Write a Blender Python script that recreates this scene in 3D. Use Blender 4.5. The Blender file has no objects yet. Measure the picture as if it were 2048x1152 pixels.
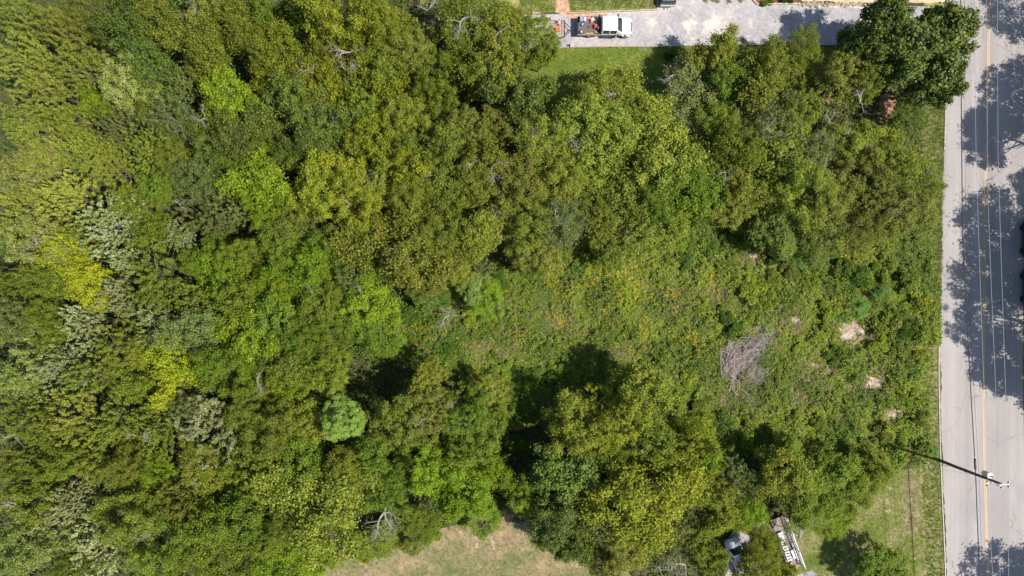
import bpy, bmesh, math, random
import numpy as np
from mathutils import Vector, Matrix

R = math.radians
scene = bpy.context.scene
COL = scene.collection

# ------------------------------------------------------------------ camera, sky, sun, exposure
ALT = 83.0
cam_d = bpy.data.cameras.new('camera')
cam_d.sensor_width = 36.0
cam_d.lens = 24.0
cam_d.clip_end = 3000
cam = bpy.data.objects.new('camera', cam_d)
cam.location = (0, 0, ALT)
cam.rotation_euler = (0, 0, 0)
COL.objects.link(cam)
scene.camera = cam

SUN_EL, SUN_AZ = 55.0, 106.0            # azimuth clockwise from +Y
world = bpy.data.worlds.new('World')
scene.world = world
world.use_nodes = True
wn = world.node_tree
sky = wn.nodes.new('ShaderNodeTexSky')
sky.sky_type = 'NISHITA'
sky.sun_disc = False
sky.sun_elevation = R(SUN_EL)
sky.sun_rotation = R(SUN_AZ)
bg = wn.nodes['Background']
bg.inputs['Strength'].default_value = 0.098
wn.links.new(sky.outputs['Color'], bg.inputs['Color'])

sun_d = bpy.data.lights.new('sun', 'SUN')
sun_d.energy = 4.4
sun_d.angle = R(0.53)
sun_d.color = (1.0, 0.95, 0.87)
sun = bpy.data.objects.new('sun', sun_d)
sv = Vector((math.sin(R(SUN_AZ)) * math.cos(R(SUN_EL)), math.cos(R(SUN_AZ)) * math.cos(R(SUN_EL)), math.sin(R(SUN_EL))))
sun.rotation_euler = sv.to_track_quat('Z', 'Y').to_euler()
sun.location = sv * 200
COL.objects.link(sun)

scene.view_settings.view_transform = 'Standard'
scene.view_settings.look = 'None'
scene.view_settings.exposure = 1.02
scene.view_settings.gamma = 1.0
scene.view_settings.use_curve_mapping = False
scene.render.engine = 'CYCLES'
scene.cycles.max_bounces = 6
scene.cycles.diffuse_bounces = 4
scene.cycles.transmission_bounces = 4
scene.cycles.glossy_bounces = 2
scene.cycles.caustics_reflective = False
scene.cycles.caustics_refractive = False
scene.cycles.sample_clamp_indirect = 4.0

# ------------------------------------------------------------------ helpers
def S(h):
    return 1365.333 / (ALT - h)

def G(px, py, h=0.0):
    """photo pixel (2048 wide) -> world x, y of a point at height h"""
    return ((px - 1024) / S(h), -(py - 576) / S(h))

def link(o, parent=None):
    COL.objects.link(o)
    if parent is not None:
        o.parent = parent
    return o

def tag(o, label=None, cat=None, group=None, kind=None):
    if label: o['label'] = label
    if cat: o['category'] = cat
    if group: o['group'] = group
    if kind: o['kind'] = kind
    return o

def empty(name, loc=(0, 0, 0), rz=0.0, label=None, cat=None, group=None):
    o = bpy.data.objects.new(name, None)
    o.empty_display_size = 0.3
    o.location = loc
    o.rotation_euler = (0, 0, rz)
    COL.objects.link(o)
    return tag(o, label, cat, group)

def np_mesh(name, V, Q, mat=None):
    """mesh out of an (n,3) vertex array and an (m,k) face array"""
    V = np.ascontiguousarray(V, dtype=np.float32)
    Q = np.ascontiguousarray(Q, dtype=np.int32)
    k = Q.shape[1]
    me = bpy.data.meshes.new(name)
    me.vertices.add(len(V)); me.vertices.foreach_set('co', V.ravel())
    me.loops.add(Q.size); me.loops.foreach_set('vertex_index', Q.ravel())
    me.polygons.add(len(Q))
    me.polygons.foreach_set('loop_start', np.arange(0, Q.size, k, dtype=np.int32))
    me.update(calc_edges=True)
    if mat: me.materials.append(mat)
    return me

class MB:
    """collects simple shapes into one mesh"""
    def __init__(self):
        self.v = []; self.f = []
    def add(self, vs, fs):
        b = len(self.v)
        self.v += [tuple(p) for p in vs]
        self.f += [tuple(i + b for i in f) for f in fs]
        return self
    def box(self, c, s, rz=0.0, taper=(1, 1), tilt=None, ch=0.0):
        """box, optionally chamfered along its top edges by ch"""
        hx, hy, hz = s[0] / 2, s[1] / 2, s[2] / 2
        if ch > 0:
            rings = [(-hz, 0), (hz - ch, 0), (hz, ch)]
        else:
            rings = [(-hz, 0), (hz, 0)]
        vs = []
        for i, (z, ins) in enumerate(rings):
            t = taper if i > 0 else (1, 1)
            for sx, sy in ((-1, -1), (1, -1), (1, 1), (-1, 1)):
                vs.append(Vector((sx * (hx * t[0] - ins), sy * (hy * t[1] - ins), z)))
        n = len(rings)
        fs = [(3, 2, 1, 0), tuple(range(4 * n - 4, 4 * n))]
        for r_ in range(n - 1):
            for i in range(4):
                j = (i + 1) % 4
                fs.append((r_ * 4 + i, r_ * 4 + j, r_ * 4 + 4 + j, r_ * 4 + 4 + i))
        m = Matrix.Rotation(rz, 3, 'Z')
        if tilt: m = m @ Matrix.Rotation(tilt[0], 3, 'X') @ Matrix.Rotation(tilt[1], 3, 'Y')
        return self.add([m @ p + Vector(c) for p in vs], fs)
    def tube(self, pts, rad, n=6, cap=True):
        pts = [Vector(p) for p in pts]
        if not hasattr(rad, '__len__'): rad = [rad] * len(pts)
        vs, fs = [], []
        prev = None
        for i, p in enumerate(pts):
            d = (pts[min(i + 1, len(pts) - 1)] - pts[max(i - 1, 0)])
            if d.length < 1e-9: d = Vector((0, 0, 1))
            d.normalize()
            a = prev if prev is not None else (Vector((1, 0, 0)) if abs(d.x) < 0.8 else Vector((0, 1, 0)))
            a = (a - d * a.dot(d))
            if a.length < 1e-6: a = d.orthogonal()
            a.normalize(); prev = a
            b = d.cross(a)
            for k in range(n):
                t = 2 * math.pi * k / n
                vs.append(p + (a * math.cos(t) + b * math.sin(t)) * rad[i])
        for i in range(len(pts) - 1):
            for k in range(n):
                j = (k + 1) % n
                fs.append((i * n + k, i * n + j, i * n + n + j, i * n + n + k))
        if cap:
            fs.append(tuple(range(n - 1, -1, -1)))
            fs.append(tuple(range((len(pts) - 1) * n, len(pts) * n)))
        return self.add(vs, fs)
    def lathe(self, c, prof, n=14):
        """prof: list of (radius, z)"""
        vs, fs = [], []
        for r_, z in prof:
            for k in range(n):
                t = 2 * math.pi * k / n
                vs.append((c[0] + r_ * math.cos(t), c[1] + r_ * math.sin(t), c[2] + z))
        for i in range(len(prof) - 1):
            for k in range(n):
                j = (k + 1) % n
                fs.append((i * n + k, i * n + j, i * n + n + j, i * n + n + k))
        fs.append(tuple(range(n - 1, -1, -1)))
        fs.append(tuple(range((len(prof) - 1) * n, len(prof) * n)))
        return self.add(vs, fs)
    def mesh(self, name, mat=None, smooth=False):
        me = bpy.data.meshes.new(name)
        me.from_pydata(self.v, [], self.f)
        me.update()
        if mat: me.materials.append(mat)
        if smooth:
            me.shade_smooth()
            me.set_sharp_from_angle(angle=R(38))
        return me
    def obj(self, name, mat=None, parent=None, smooth=False):
        return link(bpy.data.objects.new(name, self.mesh(name, mat, smooth)), parent)

# ------------------------------------------------------------------ materials
def newmat(name):
    m = bpy.data.materials.new(name)
    m.use_nodes = True
    nt = m.node_tree
    return m, nt, nt.nodes['Principled BSDF'], nt.nodes['Material Output']

def n_noise(nt, coord, scale, detail=6.0, rough=0.6, mapscale=None):
    if mapscale:
        mp = nt.nodes.new('ShaderNodeMapping')
        mp.inputs['Scale'].default_value = mapscale
        nt.links.new(coord, mp.inputs['Vector']); coord = mp.outputs['Vector']
    n = nt.nodes.new('ShaderNodeTexNoise')
    n.inputs['Scale'].default_value = scale
    n.inputs['Detail'].default_value = detail
    n.inputs['Roughness'].default_value = rough
    nt.links.new(coord, n.inputs['Vector'])
    return n.outputs['Fac']

def n_ramp(nt, fac, stops):
    r_ = nt.nodes.new('ShaderNodeValToRGB')
    el = r_.color_ramp.elements
    while len(el) < len(stops): el.new(0.5)
    for e, (p, c) in zip(el, stops):
        e.position = p
        e.color = (c[0], c[1], c[2], 1) if hasattr(c, '__len__') else (c, c, c, 1)
    nt.links.new(fac, r_.inputs['Fac'])
    return r_.outputs['Color']

def n_mix(nt, fac, a, b, mode='MIX'):
    m = nt.nodes.new('ShaderNodeMix')
    m.data_type = 'RGBA'; m.blend_type = mode
    def put(s, v):
        if isinstance(v, bpy.types.NodeSocket): nt.links.new(v, s)
        elif hasattr(v, '__len__'): s.default_value = (v[0], v[1], v[2], 1)
        else: s.default_value = v
    put(m.inputs[0], fac); put(m.inputs[6], a); put(m.inputs[7], b)
    return m.outputs[2]

def n_math(nt, op, a, b=None, c=None):
    m = nt.nodes.new('ShaderNodeMath'); m.operation = op
    for i, v in enumerate((a, b, c)):
        if v is None: continue
        if isinstance(v, bpy.types.NodeSocket): nt.links.new(v, m.inputs[i])
        else: m.inputs[i].default_value = v
    return m.outputs[0]

def n_bump(nt, bsdf, h, strength=0.3, dist=0.05):
    b = nt.nodes.new('ShaderNodeBump')
    b.inputs['Strength'].default_value = strength
    b.inputs['Distance'].default_value = dist
    nt.links.new(h, b.inputs['Height'])
    nt.links.new(b.outputs['Normal'], bsdf.inputs['Normal'])

def objco(nt):
    return nt.nodes.new('ShaderNodeTexCoord').outputs['Object']

KA = 0.76      # albedo scale of everything that is not foliage
def plain(name, col, rough=0.6, metal=0.0, var=0.18, scale=6.0, spec=0.4, coat=0.0):
    """painted or moulded surface with slight wear in tone"""
    m, nt, b, _ = newmat(name)
    co = objco(nt)
    col = tuple(c * KA for c in col)
    f = n_noise(nt, co, scale, 5)
    lo = tuple(max(0, c * (1 - var)) for c in col); hi = tuple(min(1, c * (1 + var)) for c in col)
    nt.links.new(n_ramp(nt, f, [(0.3, lo), (0.7, hi)]), b.inputs['Base Color'])
    b.inputs['Roughness'].default_value = rough
    b.inputs['Metallic'].default_value = metal
    b.inputs['Specular IOR Level'].default_value = spec
    b.inputs['Coat Weight'].default_value = coat
    return m

def leafmat(name, c1, c2, rough=0.55, spec=0.12, trans=0.37, spread=0.52, hue=0.025, nscale=0.55):
    m, nt, b, out = newmat(name)
    co = objco(nt)
    geo = nt.nodes.new('ShaderNodeNewGeometry').outputs['Random Per Island']
    orn = nt.nodes.new('ShaderNodeObjectInfo').outputs['Random']
    f = n_noise(nt, co, nscale, 3, 0.6)
    base = n_mix(nt, n_ramp(nt, f, [(0.40, 0.0), (0.60, 1.0)]), c1, c2)
    h = nt.nodes.new('ShaderNodeHueSaturation')
    nt.links.new(base, h.inputs['Color'])
    jit = n_math(nt, 'MULTIPLY_ADD', geo, 2 * hue, 0.5 - hue)
    nt.links.new(n_math(nt, 'MULTIPLY_ADD', orn, 1.2 * hue, n_math(nt, 'SUBTRACT', jit, 0.6 * hue)), h.inputs['Hue'])
    val = n_math(nt, 'MULTIPLY_ADD', n_math(nt, 'FRACT', n_math(nt, 'MULTIPLY', geo, 7.31)), 2 * spread, 1 - spread)
    val = n_math(nt, 'MULTIPLY', val, n_math(nt, 'MULTIPLY_ADD', n_math(nt, 'FRACT', n_math(nt, 'MULTIPLY', orn, 5.7)), 0.46, 0.78))
    nt.links.new(val, h.inputs['Value'])
    nt.links.new(h.outputs['Color'], b.inputs['Base Color'])
    b.inputs['Roughness'].default_value = rough
    b.inputs['Specular IOR Level'].default_value = spec
    tr = nt.nodes.new('ShaderNodeBsdfTranslucent')
    nt.links.new(n_mix(nt, 0.35, h.outputs['Color'], (c1[0] * 1.4, c1[1] * 1.5, c1[2] * 0.8)), tr.inputs['Color'])
    mx = nt.nodes.new('ShaderNodeMixShader')
    mx.inputs[0].default_value = trans
    nt.links.new(b.outputs[0], mx.inputs[1]); nt.links.new(tr.outputs[0], mx.inputs[2])
    nt.links.new(mx.outputs[0], out.inputs['Surface'])
    return m

LEAF = {
    'olive':   leafmat('olive_leaves', (0.190, 0.214, 0.026), (0.140, 0.174, 0.022)),
    'gold':    leafmat('golden_leaves', (0.222, 0.242, 0.020), (0.158, 0.194, 0.018), hue=0.012),
    'lime':    leafmat('lime_leaves', (0.185, 0.255, 0.016), (0.140, 0.208, 0.014), hue=0.016),
    'yellow':  leafmat('yellow_leaves', (0.330, 0.352, 0.022), (0.230, 0.280, 0.018), hue=0.016),
    'green':   leafmat('green_leaves', (0.108, 0.160, 0.017), (0.154, 0.196, 0.019)),
    'bluegreen': leafmat('blue_green_leaves', (0.094, 0.132, 0.026), (0.128, 0.162, 0.024)),
    'glossy':  leafmat('glossy_leaves', (0.060, 0.096, 0.010), (0.094, 0.132, 0.013), rough=0.5, spec=0.25, trans=0.22),
    'silver':  leafmat('silver_leaves', (0.275, 0.298, 0.135), (0.190, 0.222, 0.066), rough=0.6, trans=0.25, spread=0.58),
    'pale':    leafmat('pale_leaves', (0.225, 0.252, 0.074), (0.165, 0.202, 0.036), trans=0.3),
    'grey':    leafmat('grey_green_leaves', (0.158, 0.184, 0.054), (0.118, 0.150, 0.034)),
    'drab':    leafmat('drab_leaves', (0.182, 0.188, 0.032), (0.146, 0.164, 0.026), hue=0.012),
    'mint':    leafmat('mint_leaves', (0.195, 0.278, 0.046), (0.160, 0.240, 0.036), spread=0.5, hue=0.012),
    'sapling': leafmat('sapling_leaves', (0.175, 0.225, 0.056), (0.140, 0.195, 0.036), spread=0.5),
    'moss':    leafmat('mossy_leaves', (0.128, 0.172, 0.014), (0.100, 0.146, 0.012), spread=0.4),
    'feather': leafmat('feathery_leaves', (0.250, 0.276, 0.046), (0.190, 0.228, 0.034)),
}
M = {}
M['bark'] = plain('bark', (0.13, 0.105, 0.08), 0.9, var=0.4, scale=9)
M['pale_bark'] = plain('pale_bark', (0.33, 0.29, 0.24), 0.85, var=0.35, scale=7)
M['dead_wood'] = plain('dead_wood', (0.38, 0.32, 0.29), 0.9, var=0.4, scale=5)
M['weathered'] = plain('weathered_timber', (0.36, 0.28, 0.22), 0.85, var=0.35, scale=5)
M['pole_wood'] = plain('pole_wood', (0.12, 0.098, 0.065), 0.8, var=0.3, scale=3)
M['white_paint'] = plain('white_paint', (0.78, 0.79, 0.80), 0.3, var=0.03, coat=0.6)
M['white_wood'] = plain('white_wood', (0.64, 0.64, 0.63), 0.6, var=0.08)
M['black_paint'] = plain('black_paint', (0.018, 0.020, 0.026), 0.25, var=0.2, coat=0.8)
M['dark_green_paint'] = plain('dark_green_paint', (0.02, 0.03, 0.032), 0.25, var=0.2, coat=0.8)
M['black_metal'] = plain('black_metal', (0.025, 0.025, 0.028), 0.5, var=0.3)
M['grey_metal'] = plain('grey_metal', (0.42, 0.44, 0.46), 0.42, metal=0.3, var=0.15)
M['pale_metal'] = plain('pale_metal', (0.62, 0.64, 0.66), 0.45, var=0.1)
M['tyre'] = plain('tyre_rubber', (0.02, 0.02, 0.022), 0.85, var=0.3)
M['glass'] = plain('dark_glass', (0.02, 0.035, 0.04), 0.06, var=0.2, spec=0.6)
M['bed_wood'] = plain('bed_planks', (0.13, 0.10, 0.09), 0.8, var=0.25, scale=8)
M['blue'] = plain('blue_cloth', (0.03, 0.12, 0.45), 0.6)
M['red'] = plain('red_paint', (0.45, 0.04, 0.025), 0.45)
M['orange'] = plain('orange_paint', (0.55, 0.11, 0.04), 0.5)
M['pink'] = plain('faded_red', (0.55, 0.20, 0.19), 0.6)
M['box_grey'] = plain('box_grey', (0.22, 0.27, 0.30), 0.5, var=0.1)
M['tan'] = plain('tan_board', (0.42, 0.27, 0.17), 0.8)
M['lamp_red'] = plain('red_lens', (0.35, 0.02, 0.02), 0.3)
M['lamp_clear'] = plain('clear_lens', (0.6, 0.6, 0.6), 0.15)
M['concrete'] = plain('pale_concrete', (0.46, 0.42, 0.35), 0.9, var=0.22, scale=4)
M['wire_black'] = plain('wire_black', (0.015, 0.015, 0.018), 0.5)
M['wire_pale'] = plain('wire_aluminium', (0.45, 0.47, 0.50), 0.4, metal=0.2)
M['insulator'] = plain('insulator_grey', (0.07, 0.075, 0.085), 0.3)
M['stone'] = plain('tan_stone', (0.33, 0.26, 0.18), 0.9, var=0.4, scale=3)
M['white_stone'] = plain('white_stone', (0.62, 0.58, 0.52), 0.9, var=0.2, scale=4)
M['deck'] = plain('deck_boards', (0.24, 0.195, 0.172), 0.85, var=0.35, scale=4)
M['flower'] = leafmat('goldenrod_bloom', (0.56, 0.41, 0.012), (0.46, 0.35, 0.014), trans=0.15, spread=0.3, hue=0.010)
M['weed'] = leafmat('weed_leaves', (0.126, 0.168, 0.022), (0.170, 0.190, 0.034), spread=0.45, hue=0.03, nscale=0.25)
M['weed_dark'] = leafmat('dark_weed_leaves', (0.062, 0.118, 0.014), (0.084, 0.134, 0.014), spread=0.4)
M['weed_bright'] = leafmat('bright_weed_leaves', (0.150, 0.208, 0.018), (0.182, 0.222, 0.026), spread=0.35)
M['dry'] = leafmat('dry_stalks', (0.25, 0.20, 0.105), (0.20, 0.175, 0.08), spread=0.4, trans=0.15)
M['under'] = leafmat('undergrowth_leaves', (0.075, 0.110, 0.016), (0.060, 0.085, 0.018))
M['sumac'] = leafmat('sumac_leaves', (0.100, 0.180, 0.024), (0.085, 0.155, 0.020), spread=0.25, hue=0.012)
M['lawn_blades'] = leafmat('lawn_blades', (0.085, 0.135, 0.016), (0.115, 0.145, 0.024), spread=0.4)
M['tan_blades'] = leafmat('tan_blades', (0.215, 0.195, 0.095), (0.165, 0.170, 0.06), spread=0.4)

def ground_mat(name, cols, scale=0.5, fine=9.0, bump=0.5, spots=None, finevar=0.35, rough=0.95, bumpdist=0.05):
    """cols: three colours from low to high of the large patches; spots: (colour, scale, lo, hi)"""
    m, nt, b, _ = newmat(name)
    co = objco(nt)
    cols = [tuple(v * KA for v in c) for c in cols]
    spots = [(tuple(v * KA for v in q[0]),) + tuple(q[1:]) for q in (spots or [])]
    big = n_noise(nt, co, scale, 8, 0.62)
    base = n_ramp(nt, big, [(0.34, cols[0]), (0.5, cols[1]), (0.66, cols[2])])
    mid = n_noise(nt, co, fine * 0.22, 5, 0.7)
    base = n_mix(nt, 1.0, base, n_ramp(nt, mid, [(0.25, 0.72), (0.75, 1.28)]), 'MULTIPLY')
    fn = n_noise(nt, co, fine, 4, 0.75)
    base = n_mix(nt, 1.0, base, n_ramp(nt, fn, [(0.28, 1 - finevar), (0.72, 1 + finevar)]), 'MULTIPLY')
    for sp in (spots or []):
        c, sc, lo, hi = sp
        f = n_noise(nt, co, sc, 6, 0.65)
        base = n_mix(nt, n_ramp(nt, f, [(lo, 0.0), (hi, 1.0)]), base, c)
    nt.links.new(base, b.inputs['Base Color'])
    b.inputs['Roughness'].default_value = rough
    b.inputs['Specular IOR Level'].default_value = 0.15
    n_bump(nt, b, fn, bump, bumpdist)
    return m

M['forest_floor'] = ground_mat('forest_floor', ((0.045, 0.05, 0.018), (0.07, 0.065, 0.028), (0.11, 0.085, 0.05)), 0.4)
M['field'] = ground_mat('field_ground', ((0.07, 0.085, 0.02), (0.115, 0.115, 0.04), (0.19, 0.155, 0.08)), 0.35)
M['lawn'] = ground_mat('mown_lawn', ((0.080, 0.125, 0.016), (0.115, 0.155, 0.020), (0.17, 0.175, 0.040)), 0.35, 8,
                       spots=[((0.36, 0.29, 0.15), 0.9, 0.60, 0.72)])
M['lawn_patchy'] = ground_mat('patchy_lawn', ((0.10, 0.135, 0.022), (0.175, 0.19, 0.04), (0.33, 0.27, 0.12)), 0.7, 8,
                       spots=[((0.46, 0.34, 0.19), 1.6, 0.55, 0.68)])
M['worn'] = ground_mat('worn_turf', ((0.115, 0.135, 0.035), (0.19, 0.165, 0.075), (0.32, 0.25, 0.155)), 0.9, 8)
M['brown_lawn'] = ground_mat('brown_lawn', ((0.115, 0.135, 0.042), (0.205, 0.175, 0.088), (0.30, 0.215, 0.125)), 0.22, 8,
                       spots=[((0.44, 0.29, 0.17), 0.55, 0.56, 0.70), ((0.55, 0.45, 0.33), 3.2, 0.68, 0.76)])
M['side_lawn'] = ground_mat('side_lawn', ((0.095, 0.130, 0.022), (0.150, 0.160, 0.040), (0.25, 0.21, 0.10)), 0.32, 8,
                       spots=[((0.42, 0.32, 0.20), 0.8, 0.58, 0.72)])
M['verge'] = ground_mat('verge_grass', ((0.13, 0.16, 0.03), (0.21, 0.20, 0.07), (0.33, 0.26, 0.14)), 0.8, 9)
M['soil'] = ground_mat('bare_soil', ((0.25, 0.17, 0.11), (0.40, 0.30, 0.22), (0.58, 0.48, 0.40)), 1.3, 7, bump=0.9, bumpdist=0.12)
M['brush_shade'] = ground_mat('brush_shade', ((0.10, 0.085, 0.06), (0.15, 0.125, 0.10), (0.20, 0.17, 0.14)), 1.5, 9, bump=0.9)  # dark brown-grey colour painted for the shadow seen through the brush pile
M['mulch'] = ground_mat('red_mulch', ((0.38, 0.20, 0.11), (0.47, 0.28, 0.17), (0.58, 0.40, 0.27)), 2.5, 9, bump=0.9)
M['brown_mulch'] = ground_mat('brown_mulch', ((0.20, 0.11, 0.06), (0.30, 0.17, 0.10), (0.38, 0.24, 0.15)), 1.5, 9, bump=0.9)
M['bed_mulch'] = ground_mat('dark_red_mulch', ((0.13, 0.045, 0.03), (0.20, 0.08, 0.055), (0.26, 0.12, 0.08)), 1.5, 9, bump=0.9)
M['bank'] = ground_mat('tan_bank', ((0.42, 0.31, 0.19), (0.52, 0.40, 0.26), (0.58, 0.47, 0.32)), 0.8, 8)
M['gravel'] = ground_mat('gravel', ((0.29, 0.28, 0.29), (0.37, 0.345, 0.34), (0.48, 0.425, 0.39)), 0.22, 9, bump=0.6,
                         spots=[((0.62, 0.53, 0.46), 0.30, 0.55, 0.66), ((0.20, 0.20, 0.23), 4.5, 0.66, 0.74)], finevar=0.28)
M['grey_gravel'] = ground_mat('packed_gravel', ((0.27, 0.26, 0.27), (0.32, 0.305, 0.31), (0.38, 0.35, 0.34)), 0.4, 7, bump=0.5, finevar=0.3)

def road_mat():
    m, nt, b, _ = newmat('worn_asphalt')
    co = objco(nt)
    big = n_noise(nt, co, 0.12, 5, 0.55)
    base = n_ramp(nt, big, [(0.3, (0.228, 0.207, 0.197)), (0.7, (0.264, 0.240, 0.228))])
    st = n_noise(nt, co, 1.0, 5, 0.6, (2.2, 0.035, 1))
    base = n_mix(nt, 1.0, base, n_ramp(nt, st, [(0.3, 0.92), (0.7, 1.07)]), 'MULTIPLY')
    lane = n_noise(nt, co, 1.0, 2, 0.5, (0.42, 0.008, 1))
    base = n_mix(nt, 1.0, base, n_ramp(nt, lane, [(0.35, 0.88), (0.6, 1.05)]), 'MULTIPLY')
    patch = n_noise(nt, co, 0.35, 5, 0.6, (1, 0.5, 1))
    base = n_mix(nt, n_ramp(nt, patch, [(0.60, 0.0), (0.66, 0.45)]), base, (0.185, 0.172, 0.17))
    fn = n_noise(nt, co, 14, 4, 0.8)
    base = n_mix(nt, 1.0, base, n_ramp(nt, fn, [(0.3, 0.86), (0.7, 1.14)]), 'MULTIPLY')
    # cracks
    wv = nt.nodes.new('ShaderNodeTexVoronoi'); wv.feature = 'DISTANCE_TO_EDGE'; wv.inputs['Scale'].default_value = 0.16
    wob = nt.nodes.new('ShaderNodeVectorMath'); wob.operation = 'ADD'
    nz = nt.nodes.new('ShaderNodeTexNoise'); nz.inputs['Scale'].default_value = 0.9; nz.inputs['Detail'].default_value = 6
    nt.links.new(co, nz.inputs['Vector'])
    nt.links.new(co, wob.inputs[0]); nt.links.new(nz.outputs['Color'], wob.inputs[1])
    nt.links.new(wob.outputs[0], wv.inputs['Vector'])
    cr = n_ramp(nt, wv.outputs['Distance'], [(0.0, 0.70), (0.010, 1.0)])
    base = n_mix(nt, n_ramp(nt, n_noise(nt, co, 0.25, 3), [(0.46, 0.0), (0.54, 0.9)]), base, n_mix(nt, 1.0, base, cr, 'MULTIPLY'))
    # pale and dark flecks
    sp = n_noise(nt, co, 2.4, 3, 0.5)
    base = n_mix(nt, n_ramp(nt, sp, [(0.74, 0.0), (0.78, 0.5)]), base, (0.15, 0.135, 0.13))
    base = n_mix(nt, n_ramp(nt, n_noise(nt, co, 0.7, 4), [(0.68, 0.0), (0.8, 0.35)]), base, (0.34, 0.32, 0.31))
    nt.links.new(base, b.inputs['Base Color'])
    b.inputs['Roughness'].default_value = 0.9
    b.inputs['Specular IOR Level'].default_value = 0.2
    n_bump(nt, b, fn, 0.25, 0.02)
    return m
M['road'] = road_mat()

def line_mat():
    m, nt, b, out = newmat('worn_yellow_line')
    co = objco(nt)
    f = n_noise(nt, co, 2.2, 6, 0.75, (1, 0.5, 1))
    nt.links.new(n_ramp(nt, f, [(0.34, (0.28, 0.25, 0.23)), (0.56, (0.47, 0.28, 0.085)), (0.8, (0.52, 0.34, 0.13))]), b.inputs['Base Color'])
    b.inputs['Roughness'].default_value = 0.8
    return m
M['yellow_line'] = line_mat()

# ------------------------------------------------------------------ the ground and its sheets
rng0 = np.random.default_rng(5)

def resample(pts, step):
    out = []
    for i, a in enumerate(pts):
        b = pts[(i + 1) % len(pts)]
        n = max(1, int(math.hypot(b[0] - a[0], b[1] - a[1]) / step))
        for k in range(n):
            t = k / n
            out.append((a[0] + (b[0] - a[0]) * t, a[1] + (b[1] - a[1]) * t))
    return out

def sheet(name, pts, z, mat, wob=0.0, step=12, seed=1, thick=None):
    rg = np.random.default_rng(seed)
    if wob > 0:
        P = np.array(resample(pts, step))
        n = len(P)
        j = rg.normal(0, 1, (n, 2))
        j = (j + np.roll(j, 1, 0) + np.roll(j, -1, 0)) / 2
        P = P + j * wob
    else:
        P = np.array(pts, float)
    vs = [(*G(x, y), z) for x, y in P]
    area = sum(vs[i][0] * vs[(i + 1) % len(vs)][1] - vs[(i + 1) % len(vs)][0] * vs[i][1] for i in range(len(vs)))
    if area < 0: vs = vs[::-1]
    me = bpy.data.meshes.new(name)
    me.from_pydata(vs, [], [tuple(range(len(vs)))])
    bm = bmesh.new(); bm.from_mesh(me)
    bmesh.ops.triangulate(bm, faces=bm.faces[:])
    bm.to_mesh(me); bm.free()
    me.materials.append(mat)
    return tag(link(bpy.data.objects.new(name, me)), kind='structure')

def inpoly(P, poly):
    """P (n,2), poly list of points -> bool mask"""
    x, y = P[:, 0], P[:, 1]
    r_ = np.zeros(len(P), bool)
    n = len(poly)
    for i in range(n):
        x1, y1 = poly[i]; x2, y2 = poly[(i + 1) % n]
        if y1 == y2: continue
        c = ((y1 > y) != (y2 > y)) & (x < (x2 - x1) * (y - y1) / (y2 - y1) + x1)
        r_ ^= c
    return r_

ROAD_L = [(1900, -800), (1896, -60), (1893, 60), (1890, 200), (1886, 330), (1884, 430), (1882, 600), (1881, 760), (1884, 900), (1888, 1000), (1893, 1110), (1896, 1230), (1915, 1950)]
ROAD_W = 164
POLY = {
    'field': [(940, 560), (1060, 520), (1180, 470), (1300, 450), (1460, 400), (1560, 400), (1720, 420), (1870, 330), (1884, 420), (1882, 600), (1881, 760), (1884, 905),
              (1800, 930), (1720, 990), (1600, 1010), (1450, 960), (1330, 860), (1200, 800), (1020, 860), (950, 780), (800, 720), (720, 690), (780, 610), (860, 570)],
    'lawn': [(1020, 94), (1500, 90), (1760, 90), (1800, 140), (1560, 190), (1300, 230), (1160, 280), (1040, 290), (1020, 200)],
    'lawn_top': [(840, -260), (1318, -260), (1314, 17), (1134, 24), (1060, 26), (840, 30)],
    'brown_lawn': [(600, 1190), (640, 1130), (720, 1095), (860, 1060), (960, 1030), (1060, 1010), (1110, 1010), (1160, 1100), (1240, 1130), (1300, 1180), (1400, 1700), (500, 1700)],
    'side_lawn': [(1580, 1020), (1640, 1010), (1740, 965), (1840, 925), (1884, 905), (1893, 1110), (1915, 1700), (1560, 1700), (1590, 1150)],
    'drive': [(1030, 30), (1136, 28), (1314, 20), (1318, -260), (1560, -260), (1500, -8), (1512, 9), (1598, 9), (1760, 11), (1894, 14), (1892, 92), (1700, 90), (1500, 90), (1300, 93), (1140, 95), (1030, 100)],
}
sheet('ground', [(-7000, -6000), (9000, -6000), (9000, 7000), (-7000, 7000)], 0.0, M['forest_floor'])
sheet('field_ground', POLY['field'], 0.004, M['field'], 6, seed=2)
sheet('lawn_by_drive', POLY['lawn'], 0.008, M['lawn'], 4, seed=3)
sheet('lawn_above_drive', POLY['lawn_top'], 0.008, M['lawn_patchy'])
sheet('brown_lawn', POLY['brown_lawn'], 0.008, M['brown_lawn'], 5, seed=4)
sheet('side_lawn', POLY['side_lawn'], 0.012, M['side_lawn'], 3, seed=6)
verge = [(x - 2, y) for x, y in ROAD_L] + [(x - 46, y) for x, y in ROAD_L[::-1]]
sheet('verge', verge, 0.016, M['verge'])
sheet('gravel_drive', POLY['drive'], 0.012, M['gravel'], seed=7)
sheet('packed_drive', [(1520, 14), (1598, 13), (1760, 15), (1894, 18), (1892, 88), (1700, 86), (1640, 84), (1590, 60), (1540, 40)], 0.016, M['grey_gravel'], 5, seed=8)
sheet('mulch_path', [(1112, -200), (1137, -200), (1137, 24), (1215, 26), (1210, 36), (1142, 38), (1128, 30), (1112, 26)], 0.020, M['mulch'], 1.5, 6, seed=9)
sheet('bank', [(1600, -160), (1900, -160), (1894, 6), (1700, 5), (1604, 3)], 0.020, M['bank'], 2, seed=10)
sheet('flower_bed', [(1502, -120), (1596, -120), (1596, 7), (1514, 7), (1502, -4)], 0.024, M['bed_mulch'])
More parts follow.
